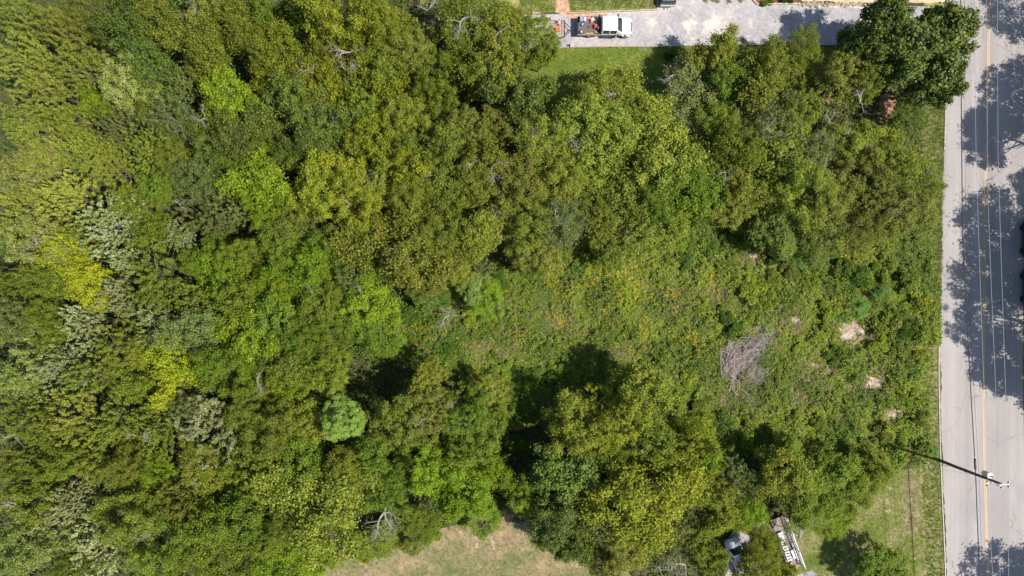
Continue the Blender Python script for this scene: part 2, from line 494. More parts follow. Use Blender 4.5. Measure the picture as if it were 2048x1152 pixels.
sheet('gravel_yard', [(1446, 1085), (1462, 1066), (1484, 1066), (1506, 1095), (1525, 1160), (1540, 1300), (1470, 1300), (1455, 1150)], 0.016, M['grey_gravel'], 4, seed=11)
sheet('garden_path', [(1594, 1152), (1622, 1140), (1652, 1180), (1640, 1300), (1600, 1300)], 0.018, M['grey_gravel'], 3, seed=31)
SOILS = [(1702, 662, 25, 30), (1747, 764, 17, 22), (1785, 828, 17, 15), (1657, 196, 16, 13), (1774, 214, 20, 24), (1505, 510, 11, 5), (1592, 640, 9, 8), (1866, 648, 7, 6), (1640, 735, 26, 14)]
for i, (x, y, a, b) in enumerate(SOILS):
    rg = np.random.default_rng(50 + i)
    pts = []
    for k in range(30):
        t = 2 * math.pi * k / 30
        f = 1 + 0.13 * math.sin(2 * t + i) + 0.10 * math.sin(3 * t + 2 * i) + rg.normal(0, 0.06)
        pts.append((x + a * f * math.cos(t), y + b * f * math.sin(t)))
    sheet('bare_soil', pts, 0.020 + 0.0003 * i, M['brown_mulch'] if i in (3, 4) else M['soil'])
sheet('brush_shade', [(1442, 705), (1465, 690), (1500, 680), (1522, 678), (1512, 705), (1490, 735), (1462, 765), (1446, 760), (1442, 740)], 0.030, M['brush_shade'], 5, 7, seed=33)  # dark sheet under the branches, the pile's shade put in as colour
sheet('worn_turf', [(1810, 950), (1830, 945), (1846, 985), (1842, 1040), (1828, 1085), (1815, 1070), (1800, 1090), (1792, 1070), (1812, 1030), (1806, 985)], 0.0125, M['worn'], 5, 7, seed=61)
# two wheel ruts in the brown lawn
for i, (x, y) in enumerate(((949, 1082), (983, 1086))):
    sheet('tyre_rut', [(x - 3, y - 14), (x + 2, y - 15), (x + 9, y + 14), (x + 3, y + 15)], 0.0125, M['soil'], 1.0, 5, seed=70 + i)

def strip(name, line, d0, d1, z, mat, kind='structure', parent=None):
    vs, fs = [], []
    for x, y in line:
        vs.append((*G(x + d0, y), z)); vs.append((*G(x + d1, y), z))
    for i in range(len(line) - 1):
        fs.append((2 * i, 2 * i + 2, 2 * i + 3, 2 * i + 1))
    me = bpy.data.meshes.new(name); me.from_pydata(vs, [], fs); me.update()
    me.materials.append(mat)
    o = link(bpy.data.objects.new(name, me), parent)
    return tag(o, kind=kind)

def smooth_line(line, n=6):
    ys = np.array([p[1] for p in line], float); xs = np.array([p[0] for p in line], float)
    out = []
    for i in range(len(line) - 1):
        for k in range(n):
            y = ys[i] + (ys[i + 1] - ys[i]) * k / n
            out.append((float(np.interp(y, ys, xs)), float(y)))
    out.append(line[-1])
    return out
RL = smooth_line(ROAD_L)
# ragged road edge: the left edge wanders a little where dirt and grass creep in
rg = np.random.default_rng(21)
fine = []
for i in range(len(RL) - 1):
    n = max(1, int((RL[i + 1][1] - RL[i][1]) / 6))
    for k in range(n):
        t = k / n
        fine.append((RL[i][0] + (RL[i + 1][0] - RL[i][0]) * t, RL[i][1] + (RL[i + 1][1] - RL[i][1]) * t))
fine.append(RL[-1])
vs, fs = [], []
for i, (x, y) in enumerate(fine):
    vs.append((*G(x + rg.normal(0, 1.1) + 0.8 * math.sin(y * 0.043), y), 0.022)); vs.append((*G(x + ROAD_W, y), 0.022))
    if i: fs.append((2 * i - 2, 2 * i, 2 * i + 1, 2 * i - 1))
me = bpy.data.meshes.new('road'); me.from_pydata(vs, [], fs); me.update(); me.materials.append(M['road'])
road = tag(link(bpy.data.objects.new('road', me)), kind='structure')
YL = [(1990, -800), (1979, -60), (1977, 60), (1975, 180), (1972, 300), (1970, 420), (1968.5, 560), (1967, 760), (1968.5, 900), (1971, 1000), (1974, 1110), (1977, 1230), (1990, 1950)]
strip('road_marking', smooth_line(YL), -2.1, -0.5, 0.0265, M['yellow_line'], parent=road)
strip('road_marking', smooth_line(YL), 0.9, 2.5, 0.0265, M['yellow_line'], parent=road)
strip('far_verge', [(x, y) for x, y in RL], ROAD_W - 1, ROAD_W + 900, 0.018, M['side_lawn'])

# kerb: a real low step beside the road, partly grown over
kerb = tag(link(bpy.data.objects.new('kerb', None)), kind='structure')
def kerb_run(y0, y1, off):
    y = y0
    k = 0
    while y < y1:
        ln = 28.0
        ya, yb = y, min(y + ln - 0.6, y1)
        xa = np.interp(ya, [p[1] for p in RL], [p[0] for p in RL]) + off
        xb = np.interp(yb, [p[1] for p in RL], [p[0] for p in RL]) + off
        a = Vector((*G(xa, ya), 0)); b = Vector((*G(xb, yb), 0))
        d = b - a
        mb = MB().box((*((a + b) / 2).xy, 0.055), (d.length, 0.13, 0.13), math.atan2(d.y, d.x), ch=0.02)
        mb.obj('kerb_stone', M['concrete'], kerb)
        y += ln; k += 1
kerb_run(150, 300, 1.0)
kerb_run(690, 1230, -4.2)

# ------------------------------------------------------------------ foliage builders
def leaves(P, N, L, W, rg, T=None, fold=0.12):
    """rhombic leaves: (4n,3) vertices, (n,4) faces"""
    n = len(P)
    N = N / (np.linalg.norm(N, axis=1, keepdims=True) + 1e-9)
    if T is None: T = rg.normal(size=(n, 3))
    T = T - N * (T * N).sum(1, keepdims=True)
    T /= np.linalg.norm(T, axis=1, keepdims=True) + 1e-9
    B = np.cross(N, T)
    L = np.broadcast_to(L, n)[:, None]; W = np.broadcast_to(W, n)[:, None]
    up = N * W * fold
    V = np.stack([P - T * L * 0.5, P + B * W * 0.5 + up + T * L * 0.06, P + T * L * 0.5, P - B * W * 0.5 + up + T * L * 0.06], 1).reshape(-1, 3)
    return V, np.arange(4 * n).reshape(-1, 4)

def unit(v):
    return v / (np.linalg.norm(v, axis=-1, keepdims=True) + 1e-9)

def sph(rg, n):
    return unit(rg.normal(size=(n, 3)))

H0, R0 = 10.0, 3.5
FORM = {
    # nc clumps, cr clump radius, nl leaves, L leaf length, w width ratio, el clump axis stretch, sq squash, rz crown z half axis, lob lobes, inner share
    'broad':   dict(nc=120, cr=(0.30, 0.68), nl=20000, L=0.20, w=0.62, el=1.0, sq=0.75, rz=3.1, lob=0.42, inner=0.22),
    'fine':    dict(nc=190, cr=(0.20, 0.50), nl=23000, L=0.165, w=0.6, el=1.1, sq=0.8, rz=3.1, lob=0.40, inner=0.22),
    'feather': dict(nc=290, cr=(0.13, 0.30), nl=25000, L=0.155, w=0.42, el=1.6, sq=1.0, rz=3.5, lob=0.42, inner=0.24),
    'tuft':    dict(nc=300, cr=(0.12, 0.29), nl=28000, L=0.165, w=0.45, el=1.6, sq=1.0, rz=3.3, lob=0.42, inner=0.34),
    'bigleaf': dict(nc=140, cr=(0.28, 0.58), nl=17000, L=0.24, w=0.6, el=1.0, sq=0.8, rz=3.1, lob=0.34, inner=0.28),
    'sparse':  dict(nc=150, cr=(0.22, 0.52), nl=13000, L=0.155, w=0.55, el=1.2, sq=0.85, rz=3.0, lob=0.36, inner=0.32),
    'frond':   dict(nc=90, cr=(0.34, 0.72), nl=9000, L=0.30, w=0.30, el=1.0, sq=0.5, rz=2.5, lob=0.34, inner=0.25),
}

def grow(rg, mb, p, d, ln, r_, depth, curl=0.35, nmin=2):
    """a crooked branch with side branches"""
    pts, rad = [p], [r_]
    n = 5
    q, e = p.copy(), d.copy()
    for i in range(n):
        e = unit(e + rg.normal(size=3) * curl * 0.5 + np.array([0, 0, 0.04]))
        q = q + e * ln / n
        pts.append(q.copy()); rad.append(r_ * (1 - 0.75 * (i + 1) / n))
        if depth > 0 and i >= 1:
            for _ in range(rg.integers(1, 3)):
                s = unit(e * 0.7 + rg.normal(size=3) * 0.75)
                grow(rg, mb, q.copy(), s, ln * rg.uniform(0.4, 0.62), rad[-1] * 0.62, depth - 1, curl)
    mb.tube([tuple(x) for x in pts], rad, 5 if r_ > 0.03 else 4, cap=False)

def crown_proto(form, seed):
    F = dict(FORM[form])
    rg = np.random.default_rng(seed)
    if form != 'frond':
        g = rg.uniform(0.72, 1.45)
        F['cr'] = (F['cr'][0] * g * 0.8, F['cr'][1] * g * 1.15)
        F['nc'] = int(F['nc'] / g ** 1.6)
        F['L'] *= rg.uniform(0.85, 1.2)
        F['lob'] *= rg.uniform(0.7, 1.5)
    cz = H0 - F['rz']
    C = np.array([0, 0, cz])
    ph = rg.uniform(0, 6.28, 8); fr = rg.integers(2, 5, 8)
    ax = sph(rg, 8)
    def lump(D):
        s = np.zeros(len(D))
        for k in range(8):
            s += np.cos(fr[k] * np.arccos(np.clip(D @ ax[k], -1, 1)) + ph[k])
        return 1 + F['lob'] * s / 2.8
    cand = sph(rg, 4000)
    cand = cand[cand[:, 2] > -0.45]
    rad_c = rg.uniform(*F['cr'], len(cand))
    # ragged crowns: some sectors are thinner than the rest
    bald = sph(rg, 3); bald[:, 2] = np.abs(bald[:, 2]) * 0.8
    bald = unit(bald)
    thin_ = ((cand @ bald.T) > 0.86).any(1) & (rg.random(len(cand)) < 0.6)
    if form != 'frond': cand, rad_c = cand[~thin_], rad_c[~thin_]
    inner = rg.random(len(cand)) < F['inner']
    u = np.where(inner, rg.uniform(0.3, 0.7, len(cand)), rg.uniform(0.70, 1.06, len(cand)))
    sc = lump(cand) * u
    pos = cand * sc[:, None] * np.array([R0, R0, F['rz']]) * 0.86 + C
    # keep clumps apart
    keep = []
    sep = 0.62 if form == 'frond' else 0.72
    for i in range(len(cand)):
        if not keep or (np.linalg.norm(pos[keep] - pos[i], axis=1) > sep * (rad_c[keep] + rad_c[i])).all():
            keep.append(i)
        if len(keep) >= F['nc']: break
    keep = np.array(keep)
    pc, rc = pos[keep], rad_c[keep]
    wgt = rc ** 2; wgt /= wgt.sum()
    idx = rg.choice(len(keep), F['nl'], p=wgt)
    outd = unit((pc - C) / np.array([1, 1, 0.9]))
    O = outd[idx]
    n = len(idx)
    if form == 'frond':
        # pinnate sprays: each clump is a fan of long narrow fronds lying outward
        nf = 11
        Ps, Ns, Ts, Ls, Ws = [], [], [], [], []
        for c, r_, o in zip(pc, rc, outd):
            for k in range(nf):
                a = rg.uniform(0, 6.28)
                hd = unit(np.array([math.cos(a), math.sin(a), 0]) * 0.8 + o * np.array([1, 1, 0.4]) * 0.9)
                for t in np.linspace(0.15, 1.25, 9):
                    base = c + hd * r_ * t * 1.15 + np.array([0, 0, 0.25 * r_ - 0.3 * r_ * t * t])
                    side = np.cross(hd, [0, 0, 1]); side = unit(side)
                    for s in (-1, 1):
                        Ps.append(base + side * s * 0.09); Ns.append(np.array([0, 0, 1]) + rg.normal(size=3) * 0.25)
                        Ts.append(side * s + hd * 0.5); Ls.append(0.2 * (1.1 - 0.5 * t / 1.25)); Ws.append(0.09)
        V, Q = leaves(np.array(Ps), np.array(Ns), np.array(Ls), np.array(Ws), rg, np.array(Ts))
        return V, Q, pc, C
    D = unit(rg.normal(size=(n, 3)) + O * 0.55 + np.array([0, 0, 0.35]))
    rr = rc[idx] * (0.30 + 0.80 * rg.random(n) ** 0.6)
    loose = rg.random(n) < 0.30
    rr = np.where(loose, rc[idx] * rg.uniform(0.8, 1.75, n), rr)
    off = D * rr[:, None]
    # raggedness of every clump
    off *= (1 + 0.25 * np.sin(D @ np.array([5.1, 3.3, 4.2]) * 2 + idx))[:, None]
    off[:, 2] *= F['sq']
    P = pc[idx] + off
    T = None
    N = D * 0.6 + rg.normal(size=(n, 3)) * 0.55 + np.array([0, 0, 0.75])
    if F['el'] > 1.3:
        A = unit(outd * 0.75 + np.array([0, 0, 0.75]) + rg.normal(size=outd.shape) * 0.30)[idx]
        t = rg.random(n)
        thin = (1 - 0.75 * t)
        side = D - A * (D * A).sum(1, keepdims=True)
        side = side * np.where(loose, 1.7, 1.0)[:, None]
        P = pc[idx] + A * (rc[idx] * F['el'] * (t * 1.35 - 0.45))[:, None] + side * (rc[idx] * thin * rg.random(n) ** 0.5)[:, None]
        T = A + side * 0.8 + rg.normal(size=(n, 3)) * 0.25
        N = side * 0.5 + rg.normal(size=(n, 3)) * 0.5 + np.array([0, 0, 0.7])
    ln = F['L'] * rg.uniform(0.55, 1.45, n)
    V, Q = leaves(P, N, ln, ln * F['w'], rg, T)
    return V, Q, pc, C

PROTO = {}
def get_proto(form, k):
    key = (form, k)
    if key in PROTO: return PROTO[key]
    V, Q, pc, C = crown_proto(form, 1000 + 37 * k + sum(map(ord, form)))
    crown = np_mesh('crown_' + form, V, Q, LEAF['olive'])
    rg = np.random.default_rng(99 + k)
    mb = MB()
    lean = rg.normal(size=2) * 0.25
    tp = [(0, 0, -0.15), (lean[0] * 0.2, lean[1] * 0.2, 1.5), (lean[0] * 0.7, lean[1] * 0.7, 3.6), (lean[0], lean[1], C[2] + 0.3), (lean[0], lean[1], C[2] + 1.6)]
    mb.tube(tp, [0.24, 0.19, 0.15, 0.10, 0.03], 8)
    order = rg.permutation(len(pc))
    nlimb = 34 if form in ('sparse', 'bigleaf') else 20
    for j in order[:nlimb]:
        p = pc[j]
        z0 = rg.uniform(2.6, C[2] + 0.6)
        a = np.array([lean[0] * z0 / C[2], lean[1] * z0 / C[2], z0])
        e = a + (p - a) * (1.12 if form == 'sparse' else 1.0)
        mid = a + (e - a) * 0.5 + np.array([0, 0, -0.25]) + rg.normal(size=3) * 0.18
        mb.tube([tuple(a), tuple(mid), tuple(e)], [0.065, 0.038, 0.012], 5, cap=False)
        if form == 'sparse':
            for _ in range(3):
                grow(rg, mb, mid + (e - mid) * rg.uniform(0.2, 0.9), unit(e - mid + rg.normal(size=3) * 0.8), rg.uniform(0.6, 1.2), 0.016, 1, 0.3)
    trunk = mb.mesh('trunk_' + form, M['bark'])
    PROTO[key] = (crown, trunk)
    return PROTO[key]

NVAR = {'broad': 8, 'fine': 8, 'feather': 6, 'tuft': 5, 'bigleaf': 4, 'sparse': 3, 'frond': 1}
SPECIES = {  # species: (forms, leaf material, colour words)
    'olive': (('fine', 'broad'), 'olive', 'olive green'), 'gold': (('broad', 'fine'), 'gold', 'golden olive'),
    'lime': (('broad',), 'lime', 'bright lime green'), 'yellow': (('broad',), 'yellow', 'bright yellow'),
    'green': (('broad', 'fine'), 'green', 'mid green'), 'bluegreen': (('broad',), 'bluegreen', 'dark blue-green'),
    'glossy': (('bigleaf',), 'glossy', 'glossy dark green'), 'silver': (('tuft',), 'silver', 'silvery pale'),
    'pale': (('fine', 'feather'), 'pale', 'pale grey-yellow'), 'grey': (('fine', 'feather'), 'grey', 'dull grey-green'),
    'twiggy': (('sparse',), 'grey', 'thin twiggy grey'), 'drab': (('fine',), 'drab', 'drab brownish olive'),
    'mint': (('frond',), 'mint', 'feathery mint green'), 'moss': (('fine',), 'moss', 'deep moss green'),
    'feather': (('feather',), 'feather', 'feathery yellow-green'), 'olivefeather': (('feather',), 'olive', 'feathery olive'),
    'thin': (('sparse',), 'olive', 'thin leaved olive'), 'sapling': (('bigleaf',), 'sapling', 'pale green'),
}
rt = random.Random(11)
TREES = []
def tree_at(px, py, r, sp, H, label, cat='tree', group=None, name=None, form=None, base=None, squash=1.0):
    forms, mat, _ = SPECIES[sp]
    f = form or forms[rt.randrange(len(forms))]
    k = rt.randrange(NVAR[f])
    crown, trunk = get_proto(f, k)
    rm0 = r / S(H * 0.75)
    hc = max(H - 0.55 * rm0, H * 0.55)
    rm = r / S(hc)
    x, y = G(px, py, hc)
    o = empty(name or 'tree', (x, y, 0), rt.uniform(0, 6.283), label, cat, group)
    s = rm / R0 * 0.97
    o.scale = (s, s * rt.uniform(0.92, 1.08), H / H0)
    c = link(bpy.data.objects.new('crown', crown), o)
    c.material_slots[0].link = 'OBJECT'; c.material_slots[0].material = LEAF[mat]
    t = link(bpy.data.objects.new('trunk', trunk), o)
    if sp in ('twiggy', 'thin'):
        t.material_slots[0].link = 'OBJECT'; t.material_slots[0].material = M['pale_bark']
    TREES.append((px, py, r, o, H))
    return o

# ------------------------------------------------------------------ trees: (px, py, r, species, height, landmark name or None)
TT = [
 # top left block
 (20, 20, 52, 'feather', 13, None), (95, 45, 52, 'feather', 13, None), (35, 105, 55, 'feather', 13, None), (70, 165, 58, 'feather', 12.5, None), (140, 130, 55, 'feather', 12, None),
 (150, 25, 42, 'drab', 11, None), (25, 235, 52, 'feather', 13, None), (120, 225, 48, 'olivefeather', 12, None), (180, 200, 32, 'lime', 9, 'small lime tree in the feathery corner'),
 (85, 300, 55, 'feather', 12, None), (20, 330, 52, 'pale', 12, None), (165, 300, 50, 'olivefeather', 11.5, None),
 (240, 45, 62, 'bluegreen', 13, 'big blue-green crown above the pale one'), (275, 118, 50, 'bluegreen', 12.5, None), (325, 50, 58, 'olive', 12.5, None), (385, 30, 52, 'drab', 12, None),
 (405, 85, 50, 'olive', 12, None), (455, 35, 48, 'olive', 12.5, None), (500, 70, 45, 'olive', 12, None), (510, 20, 35, 'green', 10, None),
 (245, 172, 58, 'pale', 12, 'wide pale crown by the small lime tree'), (345, 155, 38, 'grey', 11, None), (438, 178, 56, 'lime', 12.5, 'big lime tree near the golden pair'), (395, 130, 35, 'olive', 10, None),
 (285, 215, 30, 'moss', 9.5, 'mossy little crown under the pale one'), (222, 248, 38, 'grey', 11, None), (345, 238, 45, 'twiggy', 11, 'bare twigged grey tree'), (280, 290, 58, 'olivefeather', 11.5, None),
 (335, 310, 45, 'olive', 11, None), (210, 335, 52, 'feather', 11.5, None), (400, 350, 58, 'grey', 11, None), (310, 372, 38, 'green', 10, None), (470, 262, 60, 'bluegreen', 11.5, 'blue-green crown above the tall lime tree'),
 (410, 270, 40, 'bluegreen', 10.5, None), (502, 350, 62, 'lime', 12, 'tall lime tree'), (530, 415, 40, 'lime', 10.5, None), (440, 320, 38, 'green', 10, None),
 # top middle
 (545, 90, 60, 'gold', 12.5, None), (612, 128, 48, 'gold', 12, None), (680, 38, 66, 'gold', 13, None), (745, 55, 62, 'gold', 13, 'broad golden tree at the top'), (720, 115, 55, 'gold', 12.5, None),
 (770, 110, 42, 'olive', 12, None), (605, 30, 36, 'green', 9.5, None), (575, 20, 30, 'bluegreen', 9, None), (825, 95, 58, 'drab', 12, 'drab brownish tree'), (935, 45, 68, 'olive', 12.5, None), (1005, 50, 56, 'olive', 12, None),
 (970, 125, 56, 'olive', 11.5, None), (888, 130, 48, 'green', 11, None), (1078, 66, 49, 'thin', 9.0, 'thin tree over the trailer'), (1080, 100, 34, 'olive', 8.5, None), (880, 200, 44, 'green', 10.5, None), (1020, 110, 38, 'olive', 10.5, None),
 (562, 195, 56, 'bluegreen', 12, 'blue-green crown below the golden pair'), (640, 245, 60, 'bluegreen', 11.5, 'broad blue-green crown over the dark hole'), (605, 298, 44, 'bluegreen', 10.5, None), (722, 192, 46, 'green', 11, None), (655, 165, 40, 'gold', 11, None),
 (640, 85, 42, 'olive', 11.5, None), (800, 232, 56, 'olive', 11.5, None), (760, 285, 56, 'gold', 11.5, None), (715, 270, 44, 'olive', 10.5, None), (870, 290, 56, 'olive', 11.5, None), (830, 330, 45, 'gold', 11, None), (935, 245, 48, 'drab', 11, None),
 (955, 335, 56, 'olive', 11, None), (880, 365, 52, 'olive', 11, None), (660, 345, 66, 'gold', 12, 'golden crown with a bare top'), (610, 385, 48, 'gold', 11, None), (700, 395, 48, 'gold', 11, None), (590, 318, 40, 'olive', 10, None),
 (755, 355, 48, 'olive', 10.5, None), (815, 400, 52, 'olive', 11, None), (1040, 190, 55, 'glossy', 11, 'glossy round tree at the lawn corner'), (990, 235, 38, 'drab', 9, None), (560, 290, 35, 'bluegreen', 10, None),
 # right upper wood
 (1376, 190, 80, 'twiggy', 6.8, 'wide twiggy grey tree'), (1245, 192, 48, 'olive', 8, None), (1188, 215, 44, 'olive', 8.5, None), (1295, 232, 52, 'olive', 8, None), (1430, 122, 50, 'olive', 8, None), (1475, 150, 48, 'green', 9, None),
 (1095, 285, 66, 'thin', 9.5, None), (1035, 340, 58, 'drab', 9.5, None), (1205, 285, 80, 'olive', 10, 'big olive crown in the middle of the wood'), (1330, 305, 72, 'olive', 9.5, None), (1130, 350, 60, 'olive', 9, None), (1250, 370, 66, 'olive', 9.5, None),
 (1385, 385, 72, 'moss', 9.5, None), (1320, 390, 50, 'green', 8.5, None), (1445, 235, 48, 'green', 8.5, None), (1510, 165, 66, 'olive', 9.5, None), (1560, 120, 55, 'olive', 9.5, None), (1530, 235, 58, 'twiggy', 9.5, None),
 (1465, 310, 62, 'green', 9.5, None), (1555, 305, 66, 'olive', 9.5, None), (1490, 380, 52, 'olive', 9, None), (1610, 100, 46, 'olive', 9, None), (1602, 212, 52, 'olive', 9.5, None),
 (1694, 138, 52, 'drab', 9.5, None), (1738, 150, 44, 'olive', 9, None), (1782, 48, 64, 'glossy', 11.5, None), (1728, 78, 40, 'glossy', 10, None), (1908, 152, 42, 'glossy', 10, None), (1925, 40, 40, 'glossy', 10.5, None), (1868, 84, 86, 'glossy', 12.5, 'great dark tree at the drive mouth'), (1786, 122, 60, 'glossy', 10.5, None), (1852, 166, 42, 'glossy', 8, None),
 (1708, 280, 52, 'olive', 8, None), (1640, 315, 60, 'twiggy', 9, None), (1775, 312, 54, 'olive', 8, None), (1812, 322, 52, 'thin', 8.5, None), (1865, 365, 40, 'thin', 7.5, 'loose tree leaning over the kerb'), (1740, 375, 66, 'drab', 9, None), (1650, 410, 66, 'drab', 9, None),
 (1810, 420, 56, 'drab', 8.5, None), (1590, 385, 58, 'olive', 9, None), (1730, 450, 52, 'drab', 8, None), (1815, 225, 34, 'bluegreen', 5.5, 'young dark tree by the mulch'), (1560, 450, 55, 'bluegreen', 7, 'shaded dark green tree by the field'), (1620, 480, 42, 'bluegreen', 5.5, None),

 # wood above the field
 (1060, 440, 60, 'olive', 9, None), (1125, 435, 64, 'twiggy', 9, 'grey twiggy tree at the field edge'), (1190, 430, 52, 'olive', 8.5, None), (1075, 510, 48, 'drab', 7.5, None), (1265, 470, 64, 'thin', 8, 'thin olive crown jutting into the field'), (1340, 440, 46, 'olive', 8, None), (1435, 415, 48, 'drab', 8, None), (1215, 500, 34, 'olive', 6.5, None),
 (1000, 400, 40, 'drab', 8.5, None),
 # centre left
 (790, 490, 82, 'olive', 11.5, 'broad olive crown with a bare fork'), (885, 455, 66, 'olive', 11, None), (955, 470, 54, 'olive', 10.5, None), (835, 555, 46, 'drab', 8.5, None), (905, 530, 42, 'olive', 9, None), (600, 440, 52, 'bluegreen', 9, None), (680, 475, 44, 'bluegreen', 8.5, 'dark crown in the shaded gap'), (725, 440, 36, 'olive', 9, None),
 (600, 540, 52, 'lime', 10.5, None), (545, 575, 44, 'lime', 10, None), (540, 625, 48, 'green', 9.5, None), (640, 605, 54, 'green', 9.5, None), (575, 685, 52, 'green', 9.5, None), (660, 672, 50, 'green', 9, None), (735, 600, 44, 'lime', 8, None), (700, 650, 40, 'green', 8, None), (700, 545, 38, 'grey', 8, None), (755, 645, 42, 'green', 5.5, None),
 (660, 735, 46, 'green', 8.5, None), (590, 745, 45, 'olive', 9, None), (945, 570, 36, 'sapling', 4.5, 'pale sapling at the field corner'), (635, 500, 40, 'green', 9, None), (560, 480, 44, 'green', 9.5, None), (975, 600, 34, 'lime', 4, None), (850, 585, 36, 'glossy', 4, None),
 # left middle
 (40, 415, 56, 'feather', 12.5, None), (115, 395, 54, 'feather', 12, None), (60, 490, 52, 'pale', 12, None), (15, 560, 46, 'olivefeather', 12, None), (112, 515, 42, 'yellow', 11.5, 'yellow crown in the far woods'), (150, 560, 38, 'yellow', 11, None), (78, 565, 44, 'olive', 11.5, None), (40, 630, 50, 'grey', 12, None),
 (150, 460, 42, 'olivefeather', 11, None), (212, 450, 66, 'silver', 12, 'large silvery crown'), (265, 400, 40, 'green', 10, None), (345, 475, 34, 'silver', 9.5, 'small silver-blue crown'), (388, 515, 30, 'moss', 9, 'mossy round crown'), (290, 455, 38, 'green', 10, None), (400, 440, 52, 'grey', 10.5, None), (455, 420, 42, 'grey', 10.5, None),
 (310, 555, 74, 'olivefeather', 11.5, 'wide olive crown between silver trees'), (240, 522, 28, 'silver', 9.5, None), (215, 592, 46, 'silver', 11, None), (150, 648, 46, 'silver', 11, None), (55, 700, 66, 'pale', 12.5, None), (20, 770, 46, 'pale', 12, None), (115, 740, 50, 'silver', 11.5, None), (300, 645, 42, 'silver', 10.5, None), (395, 670, 62, 'grey', 11, 'dull grey-green crown by the yellow tree'),
 (322, 722, 48, 'yellow', 11.5, 'lone yellow tree'), (325, 785, 36, 'yellow', 10.5, None), (440, 550, 46, 'lime', 10.5, None), (475, 600, 44, 'green', 10, None), (482, 665, 50, 'lime', 10.5, None), (445, 745, 52, 'moss', 10.5, None), (520, 720, 40, 'green', 9.5, None), (385, 600, 44, 'olivefeather', 10, None),
 (220, 700, 56, 'olivefeather', 11.5, None), (165, 760, 48, 'feather', 11.5, None), (255, 770, 44, 'green', 10, None), (90, 640, 40, 'green', 10.5, None), (490, 510, 42, 'green', 10, None), (430, 490, 38, 'green', 9.5, None), (265, 700, 34, 'olive', 10, None),
 # bottom left
 (412, 855, 74, 'silver', 11.5, 'big silver tree below the yellow one'), (300, 865, 66, 'olivefeather', 11.5, None), (225, 845, 62, 'olivefeather', 11.5, None), (130, 845, 56, 'feather', 12, None), (45, 850, 60, 'olivefeather', 12.5, None), (95, 920, 50, 'green', 11.5, None), (165, 930, 52, 'olivefeather', 11, None), (300, 955, 42, 'lime', 10, None), (245, 935, 46, 'olive', 11, None),
 (30, 930, 50, 'olivefeather', 12, None), (35, 1010, 52, 'olive', 12, None), (135, 1010, 52, 'silver', 11.5, None), (75, 1075, 60, 'pale', 12, None), (15, 1110, 46, 'pale', 12, None), (190, 1100, 66, 'silver', 11.5, 'whitest silver tree'), (270, 1015, 58, 'olive', 11, None), (265, 1095, 44, 'grey', 10.5, None), (350, 1000, 52, 'olivefeather', 10.5, None), (395, 940, 52, 'olive', 10.5, None),
 (345, 1085, 56, 'green', 10.5, None), (405, 1040, 50, 'green', 10, None), (465, 930, 50, 'green', 10, None), (470, 1020, 54, 'green', 10.5, None), (430, 1110, 56, 'green', 10, None), (520, 1085, 46, 'green', 9.5, None), (130, 1140, 42, 'olive', 11, None), (490, 850, 46, 'olive', 10, None), (500, 780, 42, 'olive', 10, None), (370, 800, 40, 'grey', 10.5, None),
 # bottom middle
 (678, 838, 48, 'mint', 10, 'feathery mint green tree'), (562, 778, 40, 'lime', 9.5, None), (545, 850, 52, 'olive', 10, None), (600, 865, 42, 'olive', 9.5, None), (610, 920, 50, 'green', 9, None), (570, 960, 36, 'bluegreen', 8.5, None), (628, 1015, 84, 'olive', 11.5, 'largest olive crown by the brown lawn'), (575, 1060, 50, 'olive', 10.5, None), (680, 960, 50, 'olive', 10.5, None), (545, 1130, 48, 'lime', 8.5, None), (610, 1130, 34, 'lime', 5, None), (735, 925, 46, 'green', 8.5, None),
 (790, 850, 66, 'olive', 9.5, 'rounded olive crown by the field'), (860, 820, 60, 'drab', 9.5, None), (850, 770, 46, 'olive', 9, None), (930, 820, 50, 'green', 8.5, None), (925, 890, 52, 'green', 8.5, None), (790, 950, 44, 'green', 8, None), (865, 950, 46, 'lime', 9, None), (940, 970, 46, 'lime', 9, None), (895, 1008, 40, 'lime', 8.5, 'yellowish crown by the brown lawn'), (990, 955, 36, 'lime', 8, None),
 (840, 1050, 44, 'green', 5, None), (770, 985, 44, 'green', 7, None), (760, 1080, 40, 'green', 4, None), (652, 1112, 26, 'lime', 3, None), (960, 1020, 38, 'green', 4.5, None), (980, 780, 36, 'olive', 5, None), (970, 850, 36, 'green', 6, None),
 (1228, 828, 66, 'gold', 10.5, 'golden crown in front of the field'), (1160, 850, 54, 'olive', 9.5, None), (1285, 800, 56, 'olive', 10, None), (1310, 870, 52, 'olive', 9.5, None), (1385, 888, 54, 'gold', 9.5, 'golden crown reaching the weeds'), (1425, 920, 36, 'lime', 8.5, None), (1130, 955, 66, 'glossy', 10, 'dark glossy crown by the brown lawn'), (1110, 1040, 62, 'glossy', 9.5, None), (1185, 1020, 48, 'glossy', 9, None), (1150, 1100, 42, 'glossy', 8.5, None), (1055, 1000, 42, 'green', 8, None), (1225, 930, 48, 'green', 9, None),
 (1290, 1010, 84, 'gold', 11.5, 'great golden crown at the bottom'), (1250, 1095, 52, 'drab', 9.5, None), (1215, 1140, 36, 'drab', 8.5, None), (1365, 970, 46, 'gold', 10, None), (1480, 955, 54, 'grey', 8.5, None), (1430, 1000, 46, 'olive', 8.5, None), (1452, 1044, 42, 'gold', 8, None), (1508, 1028, 34, 'lime', 8, None), (1355, 1085, 44, 'twiggy', 6.5, None), (1408, 1100, 42, 'olive', 8, None), (1531, 1098, 41, 'gold', 7.5, 'golden crown over the porch'), (1555, 960, 46, 'olive', 7.5, None), (1515, 1146, 36, 'olive', 7.5, None), (1430, 1140, 36, 'olive', 7.5, None), (1610, 955, 44, 'olive', 7.5, None), (1580, 910, 34, 'green', 5, None),
